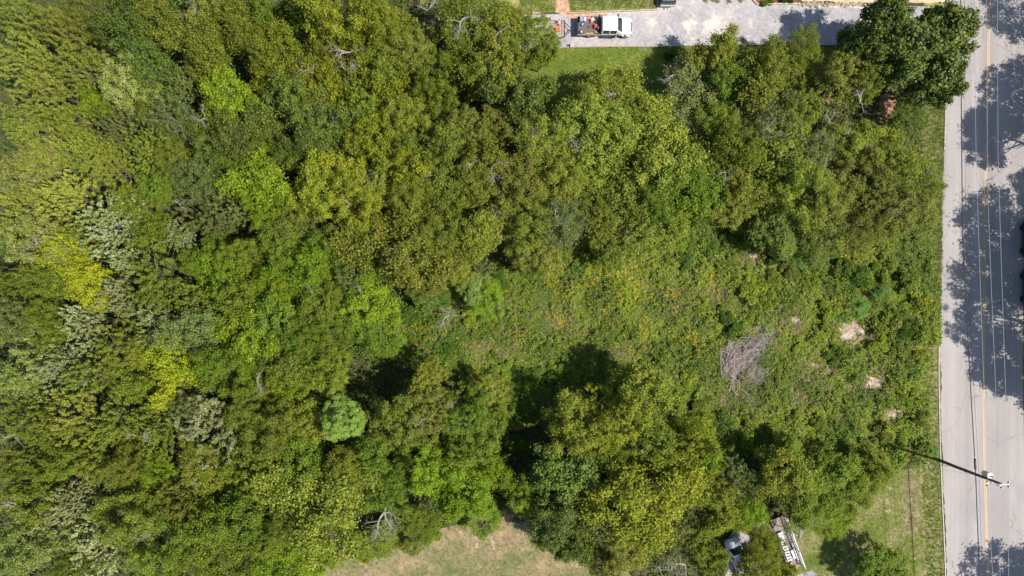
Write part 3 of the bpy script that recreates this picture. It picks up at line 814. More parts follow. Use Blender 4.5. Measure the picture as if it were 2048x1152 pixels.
 (1668, 955, 54, 'green', 7, 'green tree on the side lawn'), (1730, 972, 40, 'green', 6.5, None), (1680, 1030, 38, 'lime', 4.5, None), (1740, 930, 34, 'olive', 4.5, None), (1758, 1152, 60, 'moss', 5.2, 'tree at the bottom of the side lawn'), (1570, 1160, 30, 'gold', 6, None), (1620, 1010, 42, 'green', 6.5, None),
]

# names by which neighbours are told apart (and labels of the landmarks themselves)
LM_LABEL = {
 'small lime tree in the feathery corner': 'small lime green tree among the feathery yellow-green crowns in the deep corner of the wood',
 'big blue-green crown above the pale one': 'big dark blue-green crown standing between the feathery trees and the wide pale crown',
 'wide pale crown by the small lime tree': 'wide pale grey-yellow crown beside the mossy little one in the upper wood',
 'big lime tree near the golden pair': 'big lime green tree with lobed crown beside the golden trees of the upper wood',
 'mossy little crown under the pale one': 'mossy little deep green crown tucked under the wide pale one',
 'bare twigged grey tree': 'thin grey tree with bare white twigs beside the mossy little crown',
 'blue-green crown above the tall lime tree': 'dark blue-green crown standing between the two big lime green trees',
 'tall lime tree': 'tall lime green tree with a narrow bright crown beside the bare-topped golden one',
 'broad golden tree at the top': 'broad golden tree filling the top edge beside the drab brownish crown',
 'drab brownish tree': 'single drab brownish round crown next to the broad golden tree',
 'thin tree over the trailer': 'thin leaved tree hanging over the parked trailer and its tools',
 'blue-green crown below the golden pair': 'dark blue-green crown just below the golden trees and beside the big lime tree',
 'broad blue-green crown over the dark hole': 'broad blue-green crown beside the black hole in the canopy',
 'golden crown with a bare top': 'golden crown with white bare branches showing at its top',
 'glossy round tree at the lawn corner': 'round glossy dark green tree with big leaves at the corner of the mown lawn',
 'wide twiggy grey tree': 'wide grey tree with bare limbs showing at the edge of the mown lawn',
 'big olive crown in the middle of the wood': 'big rounded olive crown below the wide twiggy grey tree',
 'great dark tree at the drive mouth': 'great glossy dark green tree spreading over the drive mouth and the road edge',
 'loose tree leaning over the kerb': 'loose thin leaved tree leaning out over the kerb and the road',
 'young dark tree by the mulch': 'young dark green tree beside the brown mulch patch under the great dark tree',
 'shaded dark green tree by the field': 'dark shaded green tree in the corner where the wood meets the field',
 'grey twiggy tree at the field edge': 'grey twiggy tree with see-through crown at the upper edge of the weedy field',
 'thin olive crown jutting into the field': 'thin olive crown jutting out over the goldenrod of the field',
 'broad olive crown with a bare fork': 'broad olive crown with a bare white fork in its middle',
 'dark crown in the shaded gap': 'dark blue-green crown sunk in the shaded gap beside the broad olive one',
 'pale sapling at the field corner': 'small pale green sapling at the inner corner of the weedy field',
 'yellow crown in the far woods': 'bright yellow crown deep in the feathery part of the wood',
 'large silvery crown': 'large silvery crown with pointed tufts standing above the wide olive one',
 'small silver-blue crown': 'small silver-blue crown beside the mossy round one',
 'mossy round crown': 'mossy round deep green crown beside the wide olive one',
 'wide olive crown between silver trees': 'wide feathery olive crown between the silvery trees and the mossy round one',
 'dull grey-green crown by the yellow tree': 'dull grey-green crown just above the lone yellow tree',
 'lone yellow tree': 'lone bright yellow tree above the big silver one',
 'big silver tree below the yellow one': 'big silver tree with pale pointed tufts below the lone yellow tree',
 'whitest silver tree': 'whitest silver tree of the wood with ragged tufts at the bottom edge',
 'feathery mint green tree': 'feathery mint green tree with fern-like fronds standing alone in colour',
 'largest olive crown by the brown lawn': 'largest olive crown of the wood, leaning above the end of the brown lawn',
 'rounded olive crown by the field': 'rounded olive crown between the mint green tree and the weedy field',
 'yellowish crown by the brown lawn': 'bright leafy crown leaning out at the edge of the brown lawn near the dead tree',
 'golden crown in front of the field': 'golden lumpy crown standing at the lower edge of the goldenrod field',
 'golden crown reaching the weeds': 'golden crown reaching out into the tall weeds below the brush pile',
 'dark glossy crown by the brown lawn': 'dark glossy crown between the brown lawn and the great golden one',
 'great golden crown at the bottom': 'great golden crown, roundest and widest of the trees by the brown lawn',
 'golden crown over the porch': 'golden crown hanging over the porch rail and the white car',
 'green tree on the side lawn': 'leafy green tree spreading over the upper edge of the side lawn',
 'tree at the bottom of the side lawn': 'moss green tree with a dark shadow at the bottom of the side lawn',
}
NICK = {
 'small lime tree in the feathery corner': 'small lime green crown', 'big blue-green crown above the pale one': 'big blue-green crown', 'wide pale crown by the small lime tree': 'wide pale crown',
 'big lime tree near the golden pair': 'big lobed lime tree', 'mossy little crown under the pale one': 'mossy little crown', 'blue-green crown above the tall lime tree': 'blue-green middle crown',
 'broad golden tree at the top': 'broad golden tree', 'blue-green crown below the golden pair': 'blue-green inner crown', 'broad blue-green crown over the dark hole': 'blue-green crown by the hole',
 'golden crown with a bare top': 'bare-topped golden crown', 'glossy round tree at the lawn corner': 'glossy lawn-corner tree', 'big olive crown in the middle of the wood': 'big rounded olive crown',
 'great dark tree at the drive mouth': 'great dark tree', 'loose tree leaning over the kerb': 'tree leaning over the kerb', 'young dark tree by the mulch': 'young dark tree', 'shaded dark green tree by the field': 'shaded corner tree',
 'grey twiggy tree at the field edge': 'grey field-edge tree', 'thin olive crown jutting into the field': 'thin jutting olive crown', 'broad olive crown with a bare fork': 'bare-forked olive crown', 'dark crown in the shaded gap': 'dark sunken crown',
 'pale sapling at the field corner': 'pale green sapling', 'yellow crown in the far woods': 'deep-wood yellow crown', 'wide olive crown between silver trees': 'wide feathery olive crown', 'dull grey-green crown by the yellow tree': 'dull grey-green crown',
 'big silver tree below the yellow one': 'big silver tree', 'feathery mint green tree': 'mint green tree', 'largest olive crown by the brown lawn': 'largest olive crown', 'rounded olive crown by the field': 'rounded field-side olive crown',
 'yellowish crown by the brown lawn': 'yellowish lawn-edge crown', 'golden crown in front of the field': 'golden lumpy crown', 'golden crown reaching the weeds': 'golden weed-side crown', 'dark glossy crown by the brown lawn': 'dark glossy crown',
 'great golden crown at the bottom': 'great golden crown', 'golden crown over the porch': 'golden porch crown', 'green tree on the side lawn': 'green side-lawn tree', 'tree at the bottom of the side lawn': 'mossy side-lawn tree',
}
LMS = [(t[0], t[1], NICK.get(t[5], t[5])) for t in TT if t[5]]
EXTRA_LM = [(1210, 50, 'white flatbed truck'), (1482, 720, 'brush pile'), (1180, 150, 'mown lawn'), (1880, 930, 'utility pole'), (770, 1020, 'dead bare tree'), (1000, 1100, 'brown lawn'), (1580, 1095, 'porch')]
def side(dx, dy):
    if abs(dx) > abs(dy): return 'on the road side of' if dx > 0 else 'on the deep-wood side of'
    return 'on the house side of' if dy > 0 else 'on the driveway side of'
used = set(LM_LABEL.values())
def auto_label(px, py, r, words, noun='tree'):
    size = 'small' if r < 41 else ('medium' if r < 56 else 'large')
    near = sorted(LMS + EXTRA_LM, key=lambda a: (a[0] - px) ** 2 + (a[1] - py) ** 2)
    opts = []
    for a in near[:3]:
        opts.append(f"{size} {words} {noun} {side(px - a[0], py - a[1])} the {a[2]}")
    for i in range(3):
        for j in range(i + 1, 6):
            opts.append(f"{words} {noun} between the {near[i][2]} and the {near[j][2]}")
    for o in opts:
        if o not in used and len(o.split()) <= 16:
            used.add(o); return o
    for a in near[:8]:
        o = f"{size} {words} {noun} {side(px - a[0], py - a[1])} the {a[2]}"
        if o not in used: break
    used.add(o); return o

for (px, py, r, sp, H, lm) in TT:
    lab = LM_LABEL[lm] if lm else auto_label(px, py, r, SPECIES[sp][2])
    tree_at(px, py, r, sp, H, lab, group='trees of the wood and its edges')

# trees on the far side of the road, whose shade lies across it
for i, (px, py, r, H) in enumerate(((2165, 14, 72, 14.5), (2152, 226, 70, 15), (2092, 304, 54, 15), (2222, 430, 58, 16), (2118, 522, 88, 15.5), (2128, 672, 78, 15), (2165, 782, 68, 15.5), (2165, 1195, 96, 14.5), (2245, 205, 66, 16), (2235, 610, 96, 17))):
    x, y = G(px, py)
    f = ('broad', 'fine')[i % 2]
    crown, trunk = get_proto(f, i % NVAR[f])
    o = empty('tree', (x, y, 0), i * 1.3, 'tall shade tree beyond the road whose shadow falls across it', 'tree', 'shade trees beyond the road')
    s = r / 16.45 / R0
    o.scale = (s, s, H / H0)
    c = link(bpy.data.objects.new('crown', crown), o)
    c.material_slots[0].link = 'OBJECT'; c.material_slots[0].material = LEAF['green']
    link(bpy.data.objects.new('trunk', trunk), o)

# ------------------------------------------------------------------ bare and dead branches
DEADM = []
for k in range(5):
    rg = np.random.default_rng(300 + k)
    mb = MB()
    for j in range(3):
        a = rg.uniform(0, 6.28)
        grow(rg, mb, np.array([0, 0, 0.0]), unit(np.array([math.cos(a), math.sin(a), 0.9])), rg.uniform(1.5, 2.3), 0.05, 2, 0.5)
    DEADM.append(mb.mesh('bare_branch', M['pale_bark']))
def bare_on_tree(px, py, h, s, k):
    """a dead limb that pokes out of the nearest live crown: part of that tree"""
    best = min(TREES, key=lambda t: (t[0] - px) ** 2 + (t[1] - py) ** 2)
    o = best[3]
    x, y = G(px, py, h)
    b = link(bpy.data.objects.new('bare_branch', DEADM[k % 5]))
    b.parent = o
    w = Matrix.LocRotScale(Vector((x, y, h)), Matrix.Rotation(k * 1.7, 3, 'Z').to_quaternion(), Vector((s, s, s * 0.7)))
    po = Matrix.LocRotScale(o.location, o.rotation_euler, o.scale)
    b.matrix_parent_inverse = po.inverted()
    b.location, b.rotation_euler, b.scale = w.to_translation(), w.to_euler(), w.to_scale()
for i, (px, py, sc, dh) in enumerate(((930, 35, 1.3, -0.6), (990, 75, 1.0, -0.6), (1000, 105, 0.9, -0.5), (700, 105, 1.1, -1.0), (620, 135, 0.8, -0.8), (690, 140, 0.8, -1.0), (855, 20, 0.9, -1.5), (665, 395, 0.8, -0.6), (685, 150, 0.7, -1),
        (790, 510, 1.0, -0.2), (570, 15, 0.7, -1), (660, 220, 0.8, -0.8), (870, 350, 0.7, -0.5), (995, 410, 1.3, -1.2), (1003, 450, 1.2, -1.5), (985, 330, 1.1, -1.2), (515, 760, 0.9, 0.3), (905, 815, 0.8, -0.3), (920, 850, 0.7, -0.4), (845, 835, 0.8, -0.3),
        (280, 1080, 0.9, 0.2), (385, 35, 0.9, -0.8), (410, 235, 0.9, -0.8), (1190, 975, 0.8, -1.2), (1320, 1140, 1.2, -0.8), (1370, 1130, 1.3, -1.0), (1530, 1045, 0.9, -1), (1840, 345, 0.9, -0.4), (1720, 205, 1.0, -0.7), (1660, 240, 0.8, -0.4), (1140, 270, 1.0, -0.3), (1110, 430, 1.0, -0.2), (1540, 265, 1.1, -0.3),
        (1800, 410, 1.0, -0.3), (1450, 345, 0.8, -0.6), (70, 495, 0.8, -0.5), (720, 590, 0.7, -0.5), (1290, 95, 0.6, -1), (280, 870, 0.8, -0.4), (360, 410, 0.7, -0.6), (1235, 190, 0.8, -0.3), (1350, 150, 1.1, -0.2), (1480, 215, 0.9, -0.5), (1700, 275, 0.8, -0.3))):
    near = min(TREES, key=lambda t: (t[0] - px) ** 2 + (t[1] - py) ** 2)
    bare_on_tree(px, py, max(1.0, near[4] - 1.0 + dh), sc, i)

rq = random.Random(17)
for i in range(34):
    t = TREES[rq.randrange(len(TREES))]
    if t[2] > 45: bare_on_tree(t[0] + rq.uniform(-20, 20), t[1] + rq.uniform(-20, 20), max(1.5, t[4] - rq.uniform(1.0, 1.9)), rq.uniform(0.5, 1.0), i)
def dead_tree(px, py, h, s, k, label, mat='pale_bark'):
    x, y = G(px, py, h)
    o = empty('dead_tree', (x, y, 0), k * 1.1, label, 'dead tree')
    MB().tube([(0, 0, -0.1), (0.05, 0, h * 0.5), (0, 0, h)], [0.022 * h, 0.016 * h, 0.010 * h], 7).obj('trunk', M[mat], o)
    for j in range(2):
        b = link(bpy.data.objects.new('branch', DEADM[(k + j) % 5]), o)
        b.location = (0, 0, h - 0.3 * j); b.rotation_euler = (0, 0, j * 2.1); b.scale = (s, s, s * 0.6)
        b.material_slots[0].link = 'OBJECT'; b.material_slots[0].material = M[mat]
dead_tree(768, 1025, 5.5, 1.5, 0, 'dead bare tree with tangled pale branches near the brown lawn')
dead_tree(893, 632, 3.0, 1.0, 1, 'bare pale snag in the shaded inner corner of the field')
dead_tree(990, 612, 3.0, 0.8, 2, 'small white bare snag beside the pale sapling')
dead_tree(1600, 1075, 3.5, 1.5, 3, 'leafless pale tree standing against the porch rail')
dead_tree(1562, 1082, 2.6, 1.0, 4, 'dark leafless sapling whose twigs cross the porch deck', 'bark')

# ------------------------------------------------------------------ weeds, undergrowth, grass
FLOW = [(1120, 560, 38), (1190, 540, 46), (1260, 570, 46), (1280, 655, 38), (1380, 680, 36), (1350, 740, 36), (1240, 600, 40), (1040, 660, 26), (1660, 590, 30), (1700, 565, 22), (1690, 515, 26), (1840, 700, 20), (1830, 770, 20), (1620, 905, 26),
        (760, 680, 14), (845, 650, 20), (1760, 480, 26), (1200, 500, 36), (1730, 640, 12), (1850, 830, 14), (1845, 600, 16), (1480, 460, 20), (1500, 655, 10), (1330, 590, 30), (1120, 640, 20), (1150, 700, 16), (1420, 560, 20)]
DRY = [(1350, 600, 36), (1510, 505, 34), (1590, 650, 30), (1630, 730, 40), (930, 600, 22), (1120, 640, 30), (1700, 660, 34), (1747, 765, 26), (1785, 828, 24), (1480, 790, 40), (1010, 690, 34), (1240, 720, 30), (1440, 590, 26), (960, 700, 26), (1866, 740, 14), (1600, 790, 26), (1560, 640, 26), (1740, 690, 20)]
def gauss(P, L):
    w = np.zeros(len(P))
    for x, y, s in L:
        w = np.maximum(w, np.exp(-((P[:, 0] - x) ** 2 + (P[:, 1] - y) ** 2) / (2 * (s * 0.75) ** 2)))
    return w

def vnoise(P, cell, seed):
    """smooth value noise on pixel coordinates"""
    rg = np.random.default_rng(seed)
    g = rg.random((260, 260))
    q = (P + 600) / cell
    i = np.floor(q).astype(int); f = q - i
    f = f * f * (3 - 2 * f)
    i = np.clip(i, 0, 258)
    a = g[i[:, 0], i[:, 1]]; b = g[i[:, 0] + 1, i[:, 1]]; c = g[i[:, 0], i[:, 1] + 1]; d = g[i[:, 0] + 1, i[:, 1] + 1]
    return (a * (1 - f[:, 0]) + b * f[:, 0]) * (1 - f[:, 1]) + (c * (1 - f[:, 0]) + d * f[:, 0]) * f[:, 1]

SOIL_MASK = [(x, y, max(a, b) * 0.9) for x, y, a, b in SOILS[:8]]
BRUSH = [(1441, 700), (1465, 685), (1500, 676), (1524, 672), (1518, 705), (1500, 735), (1470, 765), (1450, 762), (1442, 740)]

def plants(name, P, hgt, k, llen, lw, mat, seed, spread=0.24, z0=0.05, droop=0.25, kind='stuff'):
    """rosette-and-stem weeds: P pixel positions, hgt heights in metres, k leaves each"""
    rg = np.random.default_rng(seed)
    n = len(P)
    xy = np.stack([(P[:, 0] - 1024) / S(0), -(P[:, 1] - 576) / S(0)], 1)
    t = rg.random((n, k)) ** 0.7
    a = rg.uniform(0, 6.283, (n, k))
    lean = rg.normal(0, 0.14, (n, 2))
    r_ = spread * (1.1 - 0.55 * t) * rg.uniform(0.5, 1.2, (n, k))
    z = z0 + hgt[:, None] * (0.15 + 0.85 * t)
    X = xy[:, 0:1] + np.cos(a) * r_ + lean[:, 0:1] * z
    Y = xy[:, 1:2] + np.sin(a) * r_ + lean[:, 1:2] * z
    PP = np.stack([X, Y, z], 2).reshape(-1, 3)
    T = np.stack([np.cos(a), np.sin(a), rg.normal(-droop * 0.2, droop, (n, k))], 2).reshape(-1, 3)
    N = np.stack([-np.cos(a) * 0.3, -np.sin(a) * 0.3, np.ones((n, k))], 2).reshape(-1, 3) + rg.normal(size=(n * k, 3)) * 0.3
    L = llen * rg.uniform(0.6, 1.3, n * k)
    V, Q = leaves(PP, N, L, L * lw, rg, T)
    o = link(bpy.data.objects.new(name, np_mesh(name, V, Q, mat)))
    o['kind'] = kind
    return o

rg = np.random.default_rng(77)
def scatter(poly, n):
    P = np.array(poly, float)
    q = rg.uniform(P.min(0), P.max(0), (int(n * 2.2), 2))
    q = q[inpoly(q, poly)]
    return q[:n]

FP = scatter(POLY['field'], 36000)
FP = FP[~inpoly(FP, BRUSH)]
FP = FP[rg.random(len(FP)) > 1.05 * gauss(FP, SOIL_MASK)]
FP = FP[FP[:, 0] < np.interp(FP[:, 1], [p[1] for p in RL], [p[0] for p in RL]) - np.where(FP[:, 1] > 690, 26, np.where(FP[:, 1] < 560, 20, 8))]
dry = gauss(FP, DRY); flo = gauss(FP, FLOW)
lum = vnoise(FP, 26, 1) * 0.65 + vnoise(FP, 11, 2) * 0.35
sel = rg.random(len(FP))
tall = np.clip((FP[:, 0] - 1580) / 120, 0, 1) * np.clip((FP[:, 1] - 470) / 40, 0, 1)
hgt = np.clip(0.15 + 1.9 * (lum - 0.28), 0.10, 1.5) * (1 + 0.3 * tall * vnoise(FP, 45, 8)) * (1 - 0.55 * dry) * rg.uniform(0.7, 1.25, len(FP))
typ = vnoise(FP, 60, 3) + rg.normal(0, 0.16, len(FP))
is_dry = sel < 0.12 + 0.45 * dry
a_ = ~is_dry & (typ < 0.40); c_ = ~is_dry & (typ > 0.62); b_ = ~is_dry & ~a_ & ~c_
plants('meadow_weeds', FP[b_], hgt[b_], 12, 0.24, 0.40, M['weed'], 1)
plants('dark_weeds', FP[a_], hgt[a_], 12, 0.25, 0.42, M['weed_dark'], 2)
plants('bright_weeds', FP[c_], hgt[c_], 12, 0.24, 0.38, M['weed_bright'], 3)
plants('dry_weeds', FP[is_dry], hgt[is_dry] * 0.8 + 0.1, 12, 0.26, 0.13, M['dry'], 4, droop=0.6)
# goldenrod blooms on top of the weeds
ff = rg.random(len(FP)) < 0.010 + 0.34 * flo ** 1.4 * (vnoise(FP, 16, 9) > 0.42)
FB = np.repeat(FP[ff], 2, 0) + rg.normal(0, 2.2, (2 * ff.sum(), 2))
hb = np.repeat(hgt[ff], 2) + 0.18
fl = plants('goldenrod_flowers', FB, hb, 7, 0.085, 0.6, M['flower'], 5, spread=0.13, z0=0.22)
# verge and side grass tufts that hang over the kerb
VP = np.stack([rg.uniform(0, 1, 8000), rg.uniform(150, 1160, 8000)], 1)
edge = np.interp(VP[:, 1], [p[1] for p in RL], [p[0] for p in RL])
VP[:, 0] = edge - 1 - VP[:, 0] ** 1.3 * 42
keep = (VP[:, 1] < 690) | (VP[:, 0] < edge - 7) & (rg.random(len(VP)) < 0.55)
VP = VP[keep]
plants('verge_grass', VP, rg.uniform(0.05, 0.22, len(VP)) * np.where(VP[:, 1] < 690, 1.6, 0.7), 9, 0.20, 0.10, M['lawn_blades'], 6, spread=0.12, droop=0.7)
# lawns
def lawn_tufts(name, poly, n, mat, seed, hmax=0.07):
    q = scatter(poly, n)
    q = q[(q[:, 0] > -60) & (q[:, 0] < 2110) & (q[:, 1] > -60) & (q[:, 1] < 1215)]
    plants(name, q, rg.uniform(0.02, hmax, len(q)), 6, 0.12, 0.16, mat, seed, spread=0.10, z0=0.02, droop=0.8)
lawn_tufts('lawn_grass', POLY['lawn'], 9000, M['lawn_blades'], 7)
lawn_tufts('patchy_grass', [(1040, -20), (1110, -20), (1110, 26), (1040, 28)], 900, M['lawn_blades'], 8)
lawn_tufts('patchy_grass', [(1140, -20), (1312, -20), (1312, 15), (1140, 21)], 1500, M['lawn_blades'], 9)
lawn_tufts('patchy_grass', [(1140, -20), (1312, -20), (1312, 15), (1140, 21)], 700, M['tan_blades'], 10)
BL = [(600, 1175), (720, 1095), (860, 1060), (960, 1030), (1110, 1010), (1160, 1100), (1240, 1175)]
lawn_tufts('brown_grass', BL, 1500, M['tan_blades'], 11)
lawn_tufts('brown_grass', BL, 1300, M['lawn_blades'], 12)
TURF = [(1820, 1010, 26), (1820, 1055, 24), (1625, 1085, 30)]
SLP = [(1590, 1030), (1740, 965), (1884, 905), (1893, 1110), (1896, 1175), (1600, 1175)]
lawn_tufts('side_grass', SLP, 4200, M['lawn_blades'], 13)
lawn_tufts('side_grass', SLP, 1200, M['tan_blades'], 14)

# undergrowth that fills the forest floor below the crowns
UP = rg.uniform((-90, -80), (1890, 1230), (30000, 2))
bad = np.zeros(len(UP), bool)
for nm in ('field', 'lawn', 'lawn_top', 'brown_lawn', 'side_lawn', 'drive'):
    bad |= inpoly(UP, POLY[nm])
bad |= UP[:, 0] > np.interp(UP[:, 1], [p[1] for p in RL], [p[0] for p in RL]) - 46
bad |= gauss(UP, SOIL_MASK) > 0.35
bad |= (UP[:, 0] > 1030) & (UP[:, 1] < 104)
bad |= inpoly(UP, [(1400, 1040), (1660, 1030), (1660, 1300), (1400, 1300)])
UP = UP[~bad]
un = vnoise(UP, 30, 21) * 0.7 + vnoise(UP, 12, 22) * 0.3
uh = np.clip(3.4 * (un - 0.25), 0.2, 2.6) * rg.uniform(0.5, 1.1, len(UP))
plants('undergrowth', UP, uh, 6, 0.42, 0.5, M['under'], 15, spread=0.5)

# ------------------------------------------------------------------ shrubs and tall weeds that can be told apart
SHRUB = []
def shrub_proto(kind, k):
    rg = np.random.default_rng(600 + k + 50 * len(kind))
    nst = 13 if kind != 'sumac' else 8
    Ps, Ns, Ts, Ls = [], [], [], []
    mb = MB()
    for j in range(nst):
        a = rg.uniform(0, 6.28)
        out = np.array([math.cos(a), math.sin(a), 0]) * rg.uniform(0.1, 0.95)
        top = out + np.array([0, 0, (1.0 - 0.35 * np.linalg.norm(out)) * rg.uniform(0.6, 1.1)])
        mb.tube([(0, 0, -0.05), tuple(out * 0.4 + np.array([0, 0, 0.5])), tuple(top)], [0.03, 0.02, 0.008], 4, cap=False)
        if kind == 'sumac':
            for f in range(11):
                b = rg.uniform(0, 6.28); hd = np.array([math.cos(b), math.sin(b), 0.25])
                st = top * (1 - 0.25 * rg.random())
                for t in np.linspace(0.1, 1, 9):
                    p = st + hd * 0.42 * t + np.array([0, 0, -0.2 * t * t])
                    sd = np.array([-hd[1], hd[0], 0])
                    for s in (-1, 1):
                        Ps.append(p + sd * s * 0.05); Ts.append(sd * s + hd * 0.5); Ns.append(np.array([0, 0, 1]) + rg.normal(size=3) * 0.2); Ls.append(0.13 * (1.1 - 0.5 * t))
        else:
            m = 230
            u = sph(rg, m) * np.array([0.30, 0.30, 0.26]) * rg.uniform(0.6, 1.25) * (0.5 + 0.5 * rg.random((m, 1)) ** 0.5)
            q = top + u + np.array([0, 0, -0.08])
            q2 = out * 0.5 + rg.normal(size=(40, 3)) * 0.2 + np.array([0, 0, 0.4])
            q = np.concatenate([q, q2])
            Ps += list(q); Ns += list(rg.normal(size=(len(q), 3)) * 0.55 + np.array([0, 0, 0.8])); Ts += list(rg.normal(size=(len(q), 3))); Ls += list(rg.uniform(0.09, 0.17, len(q)))
    Ls = np.array(Ls)
    V, Q = leaves(np.array(Ps), np.array(Ns), Ls, Ls * (0.36 if kind == 'sumac' else 0.55), rg, np.array(Ts))
    return np_mesh('foliage_' + kind, V, Q, M['weed']), mb.mesh('stem_' + kind, M['bark'])
SP_ = {('bush', k): shrub_proto('bush', k) for k in range(4)}
SP_.update({('sumac', k): shrub_proto('sumac', k) for k in range(2)})
SHR = [  # px, py, radius px, height, kind, material, words
 (1500, 580, 34, 1.8, 'bush', 'weed_bright', 'bright green'), (1535, 600, 28, 1.6, 'bush', 'weed_bright', 'bright green'), (1470, 655, 30, 1.7, 'bush', 'weed_dark', 'dark green'), (1450, 632, 24, 1.4, 'bush', 'weed_dark', 'dark green'), (1545, 560, 26, 1.5, 'bush', 'weed', 'mid green'),
 (1595, 512, 30, 1.6, 'sumac', 'sumac', 'fern-leaved'), (1640, 515, 24, 1.4, 'sumac', 'sumac', 'fern-leaved'), (1728, 612, 32, 2.0, 'sumac', 'sumac', 'fern-leaved'), (1765, 590, 30, 1.9, 'sumac', 'sumac', 'fern-leaved'), (1690, 640, 20, 1.2, 'sumac', 'sumac', 'fern-leaved'), (1800, 745, 24, 1.4, 'sumac', 'sumac', 'fern-leaved'), (1828, 748, 22, 1.6, 'sumac', 'sumac', 'fern-leaved'),
 (1720, 560, 34, 2.0, 'bush', 'weed_dark', 'dark green'), (1690, 540, 28, 1.6, 'bush', 'weed', 'mid green'), (1770, 540, 32, 1.8, 'bush', 'weed_bright', 'bright green'), (1815, 560, 32, 1.8, 'bush', 'weed', 'mid green'), (1840, 610, 28, 1.6, 'bush', 'weed_bright', 'bright green'), (1775, 650, 34, 1.9, 'bush', 'weed', 'mid green'), (1760, 690, 28, 1.6, 'bush', 'weed_bright', 'bright green'), (1812, 660, 26, 1.5, 'bush', 'weed_dark', 'dark green'), (1850, 660, 22, 1.2, 'bush', 'weed', 'mid green'),
 (1672, 712, 26, 1.5, 'bush', 'weed_dark', 'dark green'), (1660, 620, 30, 1.5, 'bush', 'weed_bright', 'bright green'), (1650, 660, 22, 1.2, 'bush', 'weed', 'mid green'), (1800, 700, 26, 1.4, 'bush', 'weed', 'mid green'), (1845, 715, 20, 1.2, 'bush', 'weed_bright', 'bright green'), (1815, 800, 26, 1.5, 'bush', 'weed_bright', 'bright green'), (1840, 840, 24, 1.4, 'bush', 'weed', 'mid green'), (1805, 870, 26, 1.4, 'bush', 'weed_bright', 'bright green'), (1770, 800, 22, 1.2, 'bush', 'weed', 'mid green'), (1848, 888, 20, 1.2, 'bush', 'weed_dark', 'dark green'), (1872, 908, 17, 1.0, 'sumac', 'sumac', 'fern-leaved'), (1770, 860, 26, 1.3, 'bush', 'weed', 'mid green'), (1790, 910, 26, 1.4, 'bush', 'weed_dark', 'dark green'), (1738, 890, 24, 1.2, 'bush', 'weed', 'mid green'),
 (1555, 510, 30, 1.8, 'bush', 'weed_dark', 'dark green'), (1580, 545, 26, 1.4, 'bush', 'weed', 'mid green'), (1620, 560, 26, 1.4, 'bush', 'weed_bright', 'bright green'), (1000, 560, 26, 1.4, 'bush', 'weed_dark', 'dark green'), (880, 600, 30, 1.5, 'bush', 'weed_dark', 'dark green'), (820, 620, 30, 1.6, 'bush', 'weed_dark', 'dark green'), (790, 680, 30, 1.5, 'bush', 'weed_bright', 'bright green'), (830, 690, 24, 1.2, 'bush', 'weed', 'mid green'), (900, 700, 26, 1.2, 'bush', 'weed_dark', 'dark green'), (940, 640, 24, 1.3, 'bush', 'weed_bright', 'bright green'), (990, 650, 22, 1.1, 'bush', 'weed', 'mid green'), (1010, 740, 26, 1.4, 'bush', 'weed_bright', 'bright green'), (1000, 800, 24, 1.4, 'bush', 'weed_bright', 'bright green'),
 (1060, 760, 30, 1.6, 'bush', 'weed_dark', 'dark green'), (1110, 770, 32, 1.8, 'bush', 'weed_dark', 'dark green'), (1050, 830, 34, 2.2, 'bush', 'weed_dark', 'dark green'), (1035, 890, 32, 2.2, 'bush', 'weed_dark', 'dark green'), (1400, 810, 28, 1.4, 'bush', 'weed', 'mid green'), (1440, 850, 30, 1.6, 'bush', 'weed_dark', 'dark green'), (1380, 760, 24, 1.2, 'bush', 'weed_bright', 'bright green'), (1500, 840, 26, 1.3, 'bush', 'weed', 'mid green'), (1490, 890, 28, 1.5, 'bush', 'weed_bright', 'bright green'), (1540, 870, 26, 1.3, 'bush', 'weed_bright', 'bright green'), (1590, 840, 24, 1.2, 'bush', 'weed', 'mid green'), (1640, 850, 24, 1.2, 'bush', 'weed_bright', 'bright green'), (1660, 890, 24, 1.2, 'bush', 'weed', 'mid green'), (1700, 860, 22, 1.1, 'bush', 'weed_dark', 'dark green'), (1600, 690, 22, 1.1, 'bush', 'weed_bright', 'bright green'), (1560, 760, 22, 1.1, 'bush', 'weed', 'mid green'),
 (1345, 108, 14, 1.0, 'bush', 'weed_dark', 'dark green'), (1260, 500, 22, 1.3, 'bush', 'weed_bright', 'bright green'), (1420, 500, 26, 1.3, 'bush', 'weed_dark', 'dark green'), (1370, 520, 24, 1.2, 'bush', 'weed_dark', 'dark green'), (1450, 530, 24, 1.2, 'bush', 'weed', 'mid green'), (1530, 5, 7, 0.7, 'bush', 'weed_bright', 'yellow-green'), (1543, 2, 7, 0.7, 'bush', 'weed_bright', 'yellow-green'), (1568, 0, 7, 0.6, 'bush', 'weed_dark', 'dark green'), (1584, 2, 6, 0.5, 'bush', 'weed', 'mid green'),
 (860, 1075, 22, 1.2, 'bush', 'weed_bright', 'bright green'), (930, 1035, 26, 1.4, 'bush', 'weed_bright', 'bright green'), (1000, 1012, 22, 1.2, 'bush', 'weed', 'mid green'), (800, 1085, 24, 1.3, 'bush', 'weed', 'mid green'), (730, 1110, 22, 1.0, 'bush', 'weed_bright', 'bright green'),
]
rgs = np.random.default_rng(404)
EDGE = resample([(1000, 555), (1060, 535), (1130, 505), (1200, 520), (1280, 510), (1340, 480), (1440, 465), (1530, 480)], 24) [:24] + resample([(980, 700), (1010, 770), (1120, 740), (1200, 735), (1290, 745), (1360, 830), (1440, 900)], 30)[:16]
